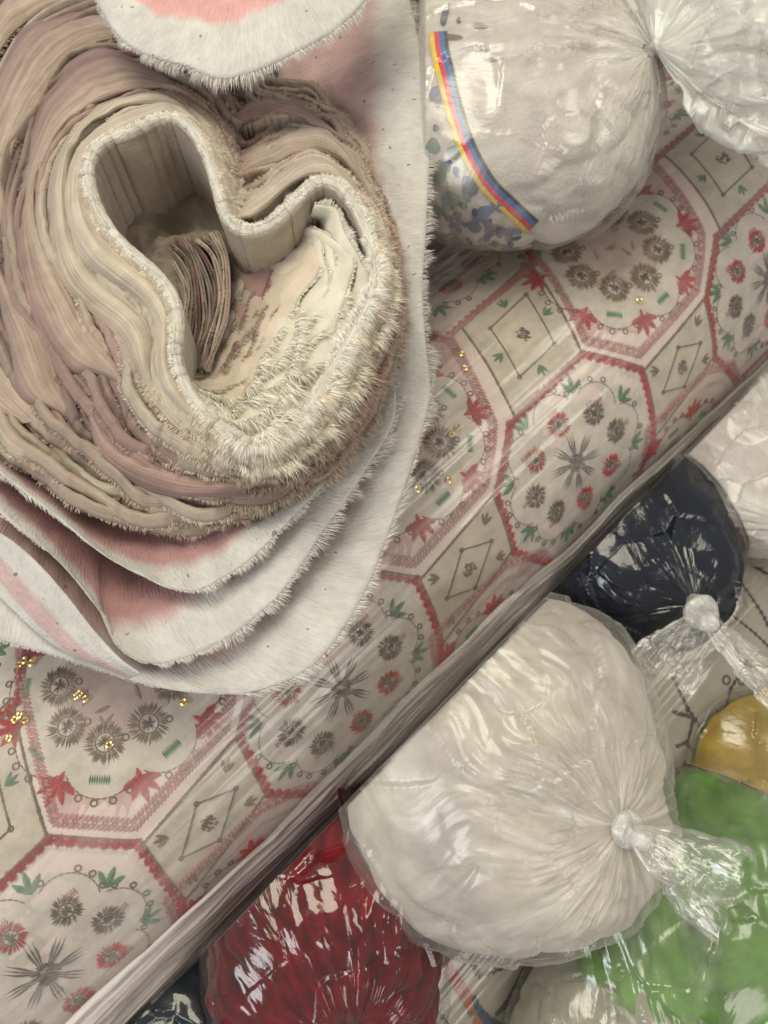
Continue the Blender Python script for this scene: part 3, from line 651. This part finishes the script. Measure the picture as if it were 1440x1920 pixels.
# flowers on the cloth
V = []; Fq = []; Cc = []
def petal(x, y, rx, ry, a, col):
    q = on(bvh_t, x, y, .0012)
    if not q: return
    n0 = len(V); pts = []
    for k in range(18):
        t = k/18*6.283; r_ = 1+.12*math.sin(3*t+x); dx = rx*math.cos(t)*r_; dy = ry*math.sin(t)*r_
        p = on(bvh_t, x+dx*math.cos(a)-dy*math.sin(a), y+dx*math.sin(a)+dy*math.cos(a), .0008)
        if not p: return
        pts.append(p[0])
    V.extend([q[0]]+pts); Cc.extend([col]*19)
    for k in range(18): Fq.append((n0, n0+1+k, n0+1+(k+1) % 18))
SAGE = (.17, .24, .19); NAVY = (.02, .035, .16); LBL = (.16, .19, .34)
for x, y, rx, ry, a, c in [(822, 322, 17, 20, 0, SAGE), (812, 275, 13, 16, .4, SAGE), (852, 285, 14, 13, 0, (.25, .28, .22)), (845, 375, 18, 17, .3, SAGE), (858, 405, 9, 9, 0, SAGE), (815, 400, 14, 16, .3, (.28, .31, .28)),
        (880, 350, 15, 20, -.3, NAVY), (905, 345, 6, 16, -.5, (.3, .26, .14)), (905, 400, 24, 12, -.6, LBL), (935, 385, 16, 11, .6, LBL), (935, 432, 20, 8, .1, NAVY), (890, 425, 14, 10, .4, LBL), (965, 432, 14, 6, .3, LBL), (935, 465, 14, 8, .1, SAGE),
        (822, 190, 6, 14, .2, (.2, .2, .26)), (815, 175, 8, 16, .5, LBL), (920, 105, 22, 10, .2, (.4, .38, .35)), (835, 30, 6, 22, .3, (.05, .05, .08)), (845, 70, 22, 5, .1, (.16, .1, .08)), (832, 430, 9, 7, 0, NAVY), (870, 460, 11, 6, .2, LBL), (818, 240, 6, 7, 0, NAVY),
        (860, 40, 4, 6, 0, (.05, .05, .08)), (900, 50, 14, 5, .1, (.35, .33, .33))]:
    petal(x, y, rx, ry, a, c)
rp_ = random.Random(5)
for _ in range(46):
    t = rp_.random(); x = 806+t*150+rp_.uniform(0, 14); y = rp_.uniform(250+170*t*.9+(40 if t > .3 else 0), 490-18*t)
    petal(x, y, rp_.uniform(4, 11), rp_.uniform(3, 8), rp_.random()*3, rp_.choice([NAVY, LBL, SAGE, NAVY, (.10, .13, .30)]))
mesh('flower_print', V, Fq, M_ROLL, tt_, col=np.array(Cc))

XMIN = None
# pink cloth behind at the top right
bag('pink cloth in a bag just showing at the top right corner', at_z(1540, -90, .30), at_z(1750, -100, .36), (.07, .07, .05), cloth_mat('pink_cloth', (.55, .16, .17)), F_COL, res=.5, seed=71, pleat=.004, lump=.004, crk=.002, tail=[((1., 0, .2), .04, .02, .4)])

# ------------------------------------------------------------------ frayed cloth bundle (top left)
bz = R1.surf_z(at_z(350, 600, .3)[None])[0]
bundle = thing('cloth_bundle', 'frayed loosely rolled bundle of cream and pink cloth lying over the embroidered roll', 'cloth bundle', np.append(at_z(350, 600, .30)[:2], 0.26))
H = [(165,300),(195,262),(260,248),(310,212),(355,235),(385,290),(405,350),(415,405),(450,440),(500,432),(545,395),(580,350),(615,335),(655,370),(685,430),(700,500),(698,550),(665,610),(625,680),(590,750),(540,810),(490,835),(440,815),(390,775),(350,725),(328,670),(340,610),(330,555),(295,505),(240,465),(200,420),(172,360)]
M_ = [(60,310),(110,210),(190,150),(290,140),(370,170),(405,230),(420,270),(430,300),(448,310),(475,285),(510,255),(560,240),(620,260),(670,310),(700,380),(722,470),(725,560),(705,640),(670,730),(625,800),(560,860),(480,885),(390,880),(310,850),(250,800),(215,740),(190,680),(165,630),(130,590),(90,560),(50,500),(40,400)]
O_ = [(-140,300),(-100,90),(-10,-60),(130,-130),(290,-70),(370,60),(420,140),(470,140),(510,135),(550,140),(590,165),(630,200),(665,240),(690,290),(715,370),(730,470),(732,570),(717,670),(680,770),(635,850),(560,915),(471,960),(372,978),(253,978),(150,938),(60,880),(0,840),(-50,780),(-80,700),(-100,600),(-110,500),(-100,400)]
def closed(P, n):
    P = np.asarray(P, float); out = []; k = len(P)
    for i in range(k):
        a, b, c, d = P[i-1], P[i], P[(i+1) % k], P[(i+2) % k]
        for t in np.linspace(0, 1, n, endpoint=False): out.append(.5*((2*b)+(-a+c)*t+(2*a-5*b+4*c-d)*t*t+(-a+3*b-3*c+d)*t**3))
    return np.array(out)
def csm(A, sg):
    n = len(A); f = np.fft.fft(A, axis=0); q = np.fft.fftfreq(n); return np.real(np.fft.ifft(f*np.exp(-2*(math.pi*q*sg)**2)[:, None], axis=0))
Hc, Mc_, Oc = csm(closed(H, 24), 13), csm(closed(M_, 24), 20), csm(closed(O_, 24), 24); NP = len(Hc)
fringeV = None
def fringe(name, parent, tip, outv, upv, L_, dens, col, seed, w=.0004, clump=.55, lenf=None, droop=.25):
    """thousands of loose thread ends along a rim; tip: rim points, outv: direction they stick out"""
    r = np.random.default_rng(seed); n = len(tip); k = int(n*dens); t = r.random(k)*(n-1.001); i = t.astype(int); f = (t-i)[:, None]
    p = tip[i]*(1-f)+tip[i+1]*f; o = outv[i]*(1-f)+outv[i+1]*f; tan = tip[i+1]-tip[i]; tan /= np.maximum(np.linalg.norm(tan, axis=1), 1e-9)[:, None]
    s = np.cumsum(np.linalg.norm(np.diff(tip, axis=0), axis=1)); s = np.append(0, s); sl = s[i]+(s[i+1]-s[i])*f[:, 0]
    cell = .0032; ci = np.floor(sl/cell+vn(np.stack([sl*300, sl*0, sl*0], -1), seed)*.4); cc = (ci+.5)*cell
    pull = (cc-sl)*clump
    L_ = L_*1.6; w = w*1.2
    ln = L_*(.35+.65*r.random(k))*(1+.7*vn(np.stack([sl*160, sl*0+seed, sl*0], -1), seed+1))
    if lenf is not None: ln = ln*np.interp(t, np.arange(n), lenf)
    lean = .35*vn(np.stack([sl*130, sl*0+9, sl*0], -1), seed+3)+.22*r.normal(size=k)
    d = o+tan*lean[:, None]+upv*(.25*r.normal(size=k))[:, None]; d /= np.linalg.norm(d, axis=1)[:, None]
    side = np.cross(d, r.normal(size=(k, 3))); side /= np.linalg.norm(side, axis=1)[:, None]; side *= w*.5
    q0 = p-o*.0012; q1 = p+d*(ln*.5)[:, None]+tan*(pull*.4)[:, None]; q2 = p+d*ln[:, None]*.98+tan*pull[:, None]-upv*(ln*droop)[:, None]
    V = np.stack([q0-side, q0+side, q1+side*.8, q1-side*.8, q2], 1).reshape(-1, 3)
    b = np.arange(k)*5; F4 = np.stack([b, b+1, b+2, b+3], -1).tolist()+np.stack([b+3, b+2, b+4], -1).tolist()
    cv = np.repeat(np.asarray(col)*(1+.12*r.normal(size=(k, 1))).clip(.6, 1.25), 5, 0)
    return mesh(name, V, F4, M_FRINGE, parent, col=cv, smooth=False)
CRM = np.array((.72, .62, .49)); BEI = np.array((.58, .46, .36)); MAU = np.array((.28, .165, .155)); PKB = np.array((.52, .36, .30)); WHT = np.array((.74, .72, .66)); YEL = np.array((.80, .76, .63))
Zup = np.array([0, 0, 1.])
NL = 26
pal = {0: YEL}
for k in range(NL+1):
    f = 0 if k == 0 else .09+.91*(k/NL)
    if f < .5: C2 = Hc+(Mc_-Hc)*(f*2)
    else: C2 = Mc_+(Oc-Mc_)*((f-.5)*2)
    C2 = C2.copy()
    # crowding: neighbouring sheets drift together and apart
    ang = np.linspace(0, 2*math.pi, NP, endpoint=False); cir = np.stack([np.cos(ang), np.sin(ang)], -1)
    tg = np.roll(C2, -2, 0)-np.roll(C2, 2, 0); nn = np.stack([tg[:, 1], -tg[:, 0]], -1)/np.maximum(np.linalg.norm(tg, axis=1), 1)[:, None]
    nn = csm(nn, 7); nn /= np.linalg.norm(nn, axis=1)[:, None]; cen = C2.mean(0)
    sgn = np.sign(((C2-cen)*nn).sum(1).mean()) or 1; nn = nn*sgn
    amp = 0 if k == 0 else 9+14*f
    C2 += nn*(amp*vn(np.stack([cir[:, 0]*5, cir[:, 1]*5, np.full(NP, k*.55)], -1), 5)+ (0 if k == 0 else 2.0)*vn(np.stack([cir[:, 0]*22, cir[:, 1]*22, np.full(NP, k*.9)], -1), 6))[:, None]
    zr = .378-.048*f + .0075*vn(np.stack([cir[:, 0]*3, cir[:, 1]*3, np.full(NP, k*1.3)], -1), 8)*(.4+f) + .0012*vn(np.stack([cir[:, 0]*30, cir[:, 1]*30, np.full(NP, k*.7)], -1), 4)
    if k == 0: zr = zr+.001
    rim = at_zs(C2, zr); rim_in = at_zs(C2-nn*4, zr); on_ = rim-rim_in; on_ /= np.linalg.norm(on_, axis=1)[:, None]
    mix = .5+.5*vn(np.array([[k*1.7, 3.3, 1]]), 2)[0]
    if k == 0: base = YEL
    elif f < .30: base = CRM*(.88+.2*mix)
    elif f < .48: base = [BEI, CRM*.9, PKB][k % 3]
    elif f < .78: base = [PKB*.8, BEI*.9, BEI, PKB*.95, BEI*.85][k % 5]
    else: base = [BEI, CRM*.85, BEI*.9][k % 3]
    base = np.asarray(base)
    # colour variation along the sheet: the printed dye shows in some stretches; the mauve mixed in below paints dark shadows into the layers
    dye = np.clip(.5+1.2*vn(np.stack([cir[:, 0]*2.2, cir[:, 1]*2.2, np.full(NP, k*.8)], -1), 12), 0, 1)[:, None]
    rows = []
    prof = [(.0042, -.0030), (.0030, -.0006), (.0014, .0008), (0, .0002), (-.0004, -.005), (-.0002, -.012), (.0003, -.022), (.0006, -.038), (.0006, -.060)]
    fl = .5+.5*vn(np.array([[k*2.3, 1.1, 5.5]]), 3)[0]; prof[0] = (.0042+.0035*fl, -.0030-.0022*fl)
    if k == 0: prof = [(.0088, -.0085), (.0072, -.0048), (.0050, -.0020), (.0030, -.0004), (.0014, .0006), (0, 0), (-.0008, -.0015), (-.0006, -.004), (-.0004, -.012), (.0003, -.025), (.0012, -.040), (.0018, -.085)]
    pr_ = np.array(prof); tq = np.linspace(0, len(pr_)-1, len(pr_)*2-1) if k else np.concatenate([np.linspace(0, 7, 43), np.linspace(7, len(pr_)-1, 14)[1:]]); prof = list(zip(np.interp(tq, np.arange(len(pr_)), pr_[:, 0]), np.interp(tq, np.arange(len(pr_)), pr_[:, 1])))
    cols_ = []
    for m_, (o1, dz) in enumerate(prof):
        wob = .0003*vn(np.stack([cir[:, 0]*26, cir[:, 1]*26, np.full(NP, k+m_*.18)], -1), 13)+.0005*fbm((rim+Zup*dz)*np.array([1, 1, 1.])*330+k*3.1+m_*.25, 3, 14)
        R_ = rim+on_*(o1+wob)[:, None] if np.ndim(wob) else rim
        R_ = R_+Zup*dz
        zmin = np.where(R1.surf_z(R_) > 0, R1.surf_z(R_)+.006, .02)
        R_[:, 2] = np.maximum(R_[:, 2], zmin)
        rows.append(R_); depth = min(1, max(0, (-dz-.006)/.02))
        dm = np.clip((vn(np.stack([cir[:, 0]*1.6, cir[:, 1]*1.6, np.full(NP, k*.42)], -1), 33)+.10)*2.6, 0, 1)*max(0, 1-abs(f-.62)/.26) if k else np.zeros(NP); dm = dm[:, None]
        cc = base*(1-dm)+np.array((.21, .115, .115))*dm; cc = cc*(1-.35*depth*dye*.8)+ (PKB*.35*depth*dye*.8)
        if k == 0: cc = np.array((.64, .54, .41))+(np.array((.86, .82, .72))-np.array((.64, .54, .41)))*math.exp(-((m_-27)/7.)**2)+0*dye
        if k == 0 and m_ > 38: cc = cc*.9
        cols_.append(np.broadcast_to(cc, (NP, 3)))
    if k in (NL, NL-1):      # the outer sheets stand down on the roll, and on the floor beyond it
        low = rows[-1].copy(); low[:, 2] = np.where(R1.surf_z(low) > 0, np.maximum(R1.surf_z(low)+.006, 0), .01); rows.append(low); cols_.append(cols_[-1])
    arc_ = np.append(0, np.cumsum(np.linalg.norm(np.diff(rows[2], axis=0), axis=1))); vv_ = np.append(0,  np.cumsum([np.linalg.norm(rows[i+1]-rows[i], axis=1).mean() for i in range(len(rows)-1)]))
    UVp = np.stack([np.tile(arc_, len(rows)), np.repeat(vv_, NP)+k*.37], -1)
    V = np.concatenate(rows); o = mesh('cloth_layer', V, grid_faces(len(rows), NP, True), M_PACK, bundle, col=np.concatenate(cols_), uv=UVp)
    md = o.modifiers.new('t', 'SOLIDIFY'); md.thickness = .0016 if k == 0 else .0009; md.offset = -1 if k == 0 else 0
    o['sheet'] = 1
    crest = rows[26 if k == 0 else 2]; tip = np.vstack([rows[0], rows[0][:1]]); ov = np.vstack([on_, on_[:1]])*.8+Zup*.25
    idx = np.arange(NP+1)/24.
    if k == 0:
        lf = np.interp(idx, [0, 4, 9, 12, 14, 16, 18, 21, 22.5, 24, 32], [.5, .5, .5, .8, 1.2, 1.9, 2.3, 2.3, 1.2, .4, .5])
        fr_ = fringe('frayed_edge', o, tip, ov, Zup, .0026, 16, base*1.08, 100, lenf=lf)
        ct = np.vstack([crest, crest[:1]]); fringe('frayed_edge', o, ct, np.vstack([on_, on_[:1]])*.15+Zup*1.0, Zup, .0020, 30, np.array((.88, .86, .78)), 99, w=.0003, clump=.6)
        for sg_, sd_ in ((-.8, 91), (.9, 92), (1.2, 93)):
            fringe('frayed_edge', o, ct, np.vstack([on_, on_[:1]])*sg_+Zup*.55, Zup, .0021 if sg_ < 0 else .0028, 40, np.array((.90, .88, .80)), sd_, w=.00028, clump=.7, lenf=np.clip(lf, .8, 1.8))
        # loose fibres brushed down the outside of the core
        for rr_, hh, ll, cw in ((22, .5, .0026, 1.25), (17, .2, .0030, 1.15), (12, .0, .0032, 1.0), (6, -.3, .0032, .95)):
            ct = np.vstack([rows[rr_], rows[rr_][:1]]); fringe('frayed_edge', o, ct, np.vstack([on_, on_[:1]])*.9+Zup*hh, Zup, ll, 20, np.array((.78, .72, .60))*cw, 97+rr_, lenf=np.clip(lf, .7, 1.5), w=.00026, clump=.35)
    else:
        lf = np.interp(idx, [0, 6, 8, 14, 16, 20, 22, 24, 32], [.6, .8, .8, .8, 1.6, 1.6, .9, .8, .6])
        fr_ = fringe('frayed_edge', o, tip, ov, Zup, .0026, 7.0, base*1.04, 100+k, lenf=lf)
for o in bundle.children:
    pass
# inner flared folds on the lower right side of the opening
def strip(name, stations, n, parent, mat, colf, th=.001, wav=0, seed=0, rowsN=14, bow=0.0):
    """stations: (rim px, band px, deep px, z rim, z band, z deep)"""
    Rm = cr([s[0] for s in stations], n); Bd = cr([s[1] for s in stations], n); Dp = cr([s[2] for s in stations], n)
    zs = cr([[*s[3:6]][:3] for s in stations], n)
    a = at_zs(Rm, zs[:, 0]); b = at_zs(Bd, zs[:, 1]); c = at_zs(Dp, zs[:, 2]); V = []; VV = np.linspace(0, 1, rowsN)
    arc = np.append(0, np.cumsum(np.linalg.norm(np.diff(b, axis=0), axis=1)))
    for v in VV:
        # smooth quadratic through rim, band(0.4), deep
        l0 = (v-.4)*(v-1)/(.4); l1 = v*(v-1)/(.4*(-.6)); l2 = v*(v-.4)/.6
        X = a*l0+b*l1+c*l2
        X = X + Zup*(wav*vn(np.stack([arc*28, np.full(len(a), v*2.2), np.full(len(a), seed*1.)], -1), seed)*(.4+.6*v)+wav*.35*vn(np.stack([arc*110, np.full(len(a), v*2.), arc*0], -1), seed+1))[:, None]
        V.append(X)
    nV = np.array(V); col = np.array([[colf(v, arc[i]) for i in range(len(a))] for v in VV]).reshape(-1, 3)
    o = mesh(name, nV.reshape(-1, 3), grid_faces(rowsN, len(a)), mat, parent, col=col, uv=np.stack([np.tile(arc, rowsN), np.repeat(VV, len(a))], -1))
    md = o.modifiers.new('t', 'SOLIDIFY'); md.thickness = th; md.offset = 0
    ov = nV[0]-nV[1]; ov /= np.linalg.norm(ov, axis=1)[:, None]
    return o, nV[0], ov, arc
inn_r = [(590, 385), (625, 395), (655, 435), (676, 490), (686, 545), (668, 605), (630, 670), (588, 738), (540, 790), (490, 830), (442, 814), (396, 772), (356, 732)]
inn_d = [(555, 455), (545, 462), (530, 470), (500, 478), (470, 495), (440, 525), (420, 565), (405, 605), (392, 640), (380, 665), (370, 685), (362, 695), (358, 702)]
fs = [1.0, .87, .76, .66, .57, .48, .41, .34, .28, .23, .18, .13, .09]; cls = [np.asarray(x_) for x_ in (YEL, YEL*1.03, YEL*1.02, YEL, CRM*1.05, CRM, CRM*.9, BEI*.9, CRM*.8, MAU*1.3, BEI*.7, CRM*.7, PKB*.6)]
for q, (f_, cl_) in enumerate(zip(fs, cls)):
    st_ = []; dz = -.0004*q
    for i, (r_, d_) in enumerate(zip(inn_r, inn_d)):
        r_ = np.array(r_, float); d_ = np.array(d_, float); fi = f_*(1+.07*math.sin(i*2.1+q*1.7))+ (0 if q == 0 else .02*math.sin(i*5+q))
        env = min(1, .45+i*.2) if q else 1.0
        fi *= env; rm = d_+(r_-d_)*fi; bd = d_+(r_-d_)*max(0, fi-.16); dd_ = d_+(r_-d_)*max(-.05, fi-.40)
        st_.append((rm, bd, dd_, .372+dz-.028*max(0, 1-fi)**1.2, .368+dz-.031*max(0, 1-fi)**1.2, .350+dz-.034*max(0, 1-fi)))
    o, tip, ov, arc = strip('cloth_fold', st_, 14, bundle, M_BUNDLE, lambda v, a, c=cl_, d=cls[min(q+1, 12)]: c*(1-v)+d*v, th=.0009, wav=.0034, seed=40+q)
    n_ = len(tip); lf = np.interp(np.linspace(0, 1, n_), [0, .25, .45, .8, 1], [.25, .5, 1.3, 1.5, .8])
    if q: lf = lf*np.interp(np.linspace(0, 1, n_), [0, .4, .6, 1], [.25, .5, 1, 1])
    fringe('frayed_edge', o, tip, ov*.8+Zup*.8, Zup, .0085 if q < 6 else .0036, 26 if q < 6 else 10, np.array((.90, .87, .76)) if q < 6 else cl_*1.06, 200+q, lenf=lf, w=.0004)
ip = np.array([(318, 452), (348, 492), (364, 548), (362, 606), (350, 660), (352, 700)], float)
for q in range(-3, 9):
    off = 11.*q; c_ = [np.array((.30, .26, .19)), MAU, BEI*.7, np.array((.36, .31, .23)), MAU*.9, CRM*.8, PKB*.7, CRM*.8, BEI*.8][q % 9]
    st_ = []
    for i, p_ in enumerate(ip):
        o_ = np.array([off*(1-.13*i*(q/9)) if q > 0 else off*.8, -off*.12*(i < 2)])+np.array([4*math.sin(i*1.7+q), 4*math.cos(i*2.3+q*1.3)])
        zt = .333+.0028*q-.004*abs(i-2.5)/2.5
        st_.append((p_+o_, p_+o_+np.array([-3, -2]), p_+o_+np.array([-5, -3]), zt, zt-.012, zt-.034))
    o, tip, ov, arc = strip('inner_edge', st_, 16, bundle, M_BUNDLE, lambda v, a, c=c_: c, th=.0026, wav=.0022, seed=150+q)
    fringe('frayed_edge', o, tip, ov*.6+Zup*.6+np.array([-.3, 0, 0]), Zup, .0024, 9, c_*1.2, 250+q)
# floor of the opening: deep layers folded over each other, colour darkened to paint in the hole's shade
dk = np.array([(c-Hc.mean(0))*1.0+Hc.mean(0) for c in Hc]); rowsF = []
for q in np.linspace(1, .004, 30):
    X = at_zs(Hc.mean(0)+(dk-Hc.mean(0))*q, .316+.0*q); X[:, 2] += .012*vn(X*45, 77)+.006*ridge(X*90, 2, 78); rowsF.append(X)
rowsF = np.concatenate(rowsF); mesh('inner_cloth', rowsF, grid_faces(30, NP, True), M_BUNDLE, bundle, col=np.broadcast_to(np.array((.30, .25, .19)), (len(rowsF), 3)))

def cur(f, i):
    n = int((i % 32)*24); 
    return Hc[n]+(Mc_[n]-Hc[n])*(f*2) if f < .5 else Mc_[n]+(Oc[n]-Mc_[n])*((f-.5)*2)
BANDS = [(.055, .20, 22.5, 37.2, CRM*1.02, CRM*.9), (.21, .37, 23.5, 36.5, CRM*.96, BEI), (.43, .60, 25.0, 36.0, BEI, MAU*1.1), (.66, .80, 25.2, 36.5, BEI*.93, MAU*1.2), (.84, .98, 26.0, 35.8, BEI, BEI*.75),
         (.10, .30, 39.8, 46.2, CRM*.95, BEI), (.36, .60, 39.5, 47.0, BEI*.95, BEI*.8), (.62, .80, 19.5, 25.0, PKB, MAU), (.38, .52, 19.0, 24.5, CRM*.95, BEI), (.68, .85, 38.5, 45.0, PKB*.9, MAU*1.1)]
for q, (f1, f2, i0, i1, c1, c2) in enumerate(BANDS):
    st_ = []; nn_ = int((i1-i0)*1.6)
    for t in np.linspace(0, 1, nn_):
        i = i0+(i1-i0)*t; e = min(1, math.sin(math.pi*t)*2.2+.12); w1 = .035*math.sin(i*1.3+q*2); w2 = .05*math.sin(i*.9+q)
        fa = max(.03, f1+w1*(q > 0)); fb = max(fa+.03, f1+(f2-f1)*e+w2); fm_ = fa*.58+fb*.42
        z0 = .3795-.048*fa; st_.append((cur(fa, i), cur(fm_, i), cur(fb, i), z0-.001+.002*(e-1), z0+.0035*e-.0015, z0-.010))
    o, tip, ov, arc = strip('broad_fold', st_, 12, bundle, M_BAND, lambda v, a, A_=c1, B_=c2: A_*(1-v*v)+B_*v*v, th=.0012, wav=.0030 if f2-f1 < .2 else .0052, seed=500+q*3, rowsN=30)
    fringe('frayed_edge', o, tip, ov*.9+Zup*.5, Zup, .0020, 14, np.minimum(.9, c1*1.15), 600+q, w=.0003, clump=.6)
# loose outer layers, white selvedge and pink print inside
def petal_col(band, white, pink, ramp_=.16):
    def f(v, a):
        e = band+.02*math.sin(a*160)+.012*math.sin(a*410+1)
        t = min(1, max(0, (v-e)/ramp_)); return white*(1-t)+pink*t
    return f
WC = np.array((.71, .69, .64)); PK = np.array((.58, .40, .37)); PKD = np.array((.52, .29, .28))
def zz(sts, zr, zb, zd): return [(*s, zr+(s2 if False else 0), zb, zd) for s in sts for s2 in (0,)]
A = [((770,-120),(700,-120),(520,-60)),((765,-30),(700,-20),(520,60)),((790,100),(705,110),(530,190)),((805,250),(705,250),(580,280)),((800,400),(712,400),(640,420)),((792,550),(706,560),(650,560)),((800,660),(712,650),(650,650)),((806,740),(730,730),(640,740)),((780,850),(690,870),(600,820)),((745,953),(645,980),(540,900)),((683,1112),(560,1085),(470,980)),((603,1232),(500,1170),(400,1040)),((501,1291),(410,1235),(330,1080)),((398,1300),(320,1255),(270,1090)),((273,1283),(235,1225),(220,1080)),((114,1232),(125,1130),(160,1000)),((0,1198),(40,1050),(120,940)),((-120,1140),(-50,980),(60,880))]
B = [((702,600),(690,600),(665,600)),((735,700),(712,695),(655,680)),((738,788),(690,790),(620,770)),((683,885),(620,880),(560,850)),((597,1010),(530,980),(470,920)),((535,1101),(460,1055),(400,960)),((455,1175),(398,1100),(345,1000)),((364,1226),(313,1148),(290,1020)),((284,1243),(232,1175),(230,1020)),((222,1214),(200,1160),(190,1010)),((188,1146),(178,1115),(180,990)),((114,1055),(112,1035),(150,960)),((28,987),(45,970),(90,930)),((-60,900),(-40,893),(20,880))]
Cx = [((705,640),(690,660),(670,680)),((672,780),(655,770),(625,770)),((625,880),(605,865),(580,845)),((565,955),(540,930),(510,890)),((500,1020),(470,985),(440,930)),((430,1075),(400,1035),(385,950)),((353,1108),(325,1060),(330,960)),((256,1074),(240,1045),(260,960)),((188,1035),(182,1015),(200,950)),((114,975),(115,962),(140,930)),((0,887),(10,880),(60,870)),((-80,820),(-60,820),(0,820))]
for nm, S_, zr, zb, zd, seed, fl, bandv in (('outer_layer', A, .310, .306, .276, 300, .0042, .42), ('outer_layer', B, .322, .316, .284, 310, .0042, .40), ('outer_layer', Cx, .330, .325, .295, 320, .0026, .40)):
    up_ = [max(0, min(1, (900-s[0][1])/500)) if seed == 300 and s[0][0] > 600 else 0 for s in S_]
    st_ = [(s[0], s[1], s[2], zr+.035*q, zb+.030*q, zd+.018*q) for s, q in zip(S_, up_)]
    o, tip, ov, arc = strip(nm, st_, 26, bundle, M_PETAL, petal_col(bandv-.10, WC, PK if seed == 300 else PKD), th=.0009, wav=.0038, seed=seed, rowsN=26)
    n_ = len(tip); lf = np.ones(n_)
    if seed == 310: lf = np.interp(np.linspace(0, 1, n_), [0, .1, .55, .65, 1], [.4, 1, 1, .25, .2])
    if seed == 300: lf = np.interp(np.linspace(0, 1, n_), [0, .7, .8, 1], [1, 1, .3, .2])
    fringe('frayed_edge', o, tip, ov+Zup*.15, Zup, fl, 12, WC*1.03, seed+1, lenf=lf, w=.0003)
# folded-in tongue of the outermost layer at the lower left
T_ = [((-60,985),(-70,1010),(-90,1040)),((0,1000),(-10,1040),(-30,1090)),((60,1045),(45,1100),(20,1140)),((120,1110),(100,1160),(80,1195)),((175,1180),(150,1215),(130,1225)),((225,1235),(200,1245),(190,1250)),((262,1262),(250,1268),(240,1272))]
o, tip, ov, arc = strip('folded_edge', [(s[0], s[1], s[2], .330, .322, .314) for s in T_], 16, bundle, M_PETAL, lambda v, a: (WC*.97 if v < .35 or v > .75 else np.array((.66, .48, .45))), th=.0009, wav=.0015, seed=77)
# top flap
Tf = [((150,-60),(170,-90),(190,-150)),((185,10),(215,-30),(240,-120)),((225,72),(262,12),(290,-100)),((285,108),(325,40),(345,-90)),((345,122),(387,46),(400,-90)),((421,148),(440,44),(450,-90)),((512,120),(490,28),(500,-90)),((570,92),(530,5),(550,-100)),((626,57),(580,-30),(600,-130)),((680,8),(640,-70),(660,-160)),((720,-60),(690,-120),(700,-200))]
o, tip, ov, arc = strip('pink_flap', [(s[0], s[1], s[2], .395, .402, .398) for s in Tf], 18, bundle, M_PETAL, petal_col(.40, WC*1.02, np.array((.80, .45, .42)), .05), th=.001, wav=.0012, seed=88, rowsN=26)
lf = np.interp(np.linspace(0, 1, len(tip)), [0, .3, .5, 1], [.5, .8, 1.2, 1.3]); fringe('frayed_edge', o, tip, ov, Zup, .0034, 16, WC*1.03, 400, lenf=lf, w=.0003)

# children of children: their vertices were written relative to their parent thing's base
for o in bpy.data.objects:
    if o.parent is not None and o.type == 'MESH' and o.parent.type == 'MESH':
        b = o.parent.parent.get('base') if o.parent.parent else None
        if b is not None:
            o.location = (-b[0], -b[1], -b[2])
for o in bpy.data.objects:
    for k in ('base', 'sheet'):
        if k in o: del o[k]
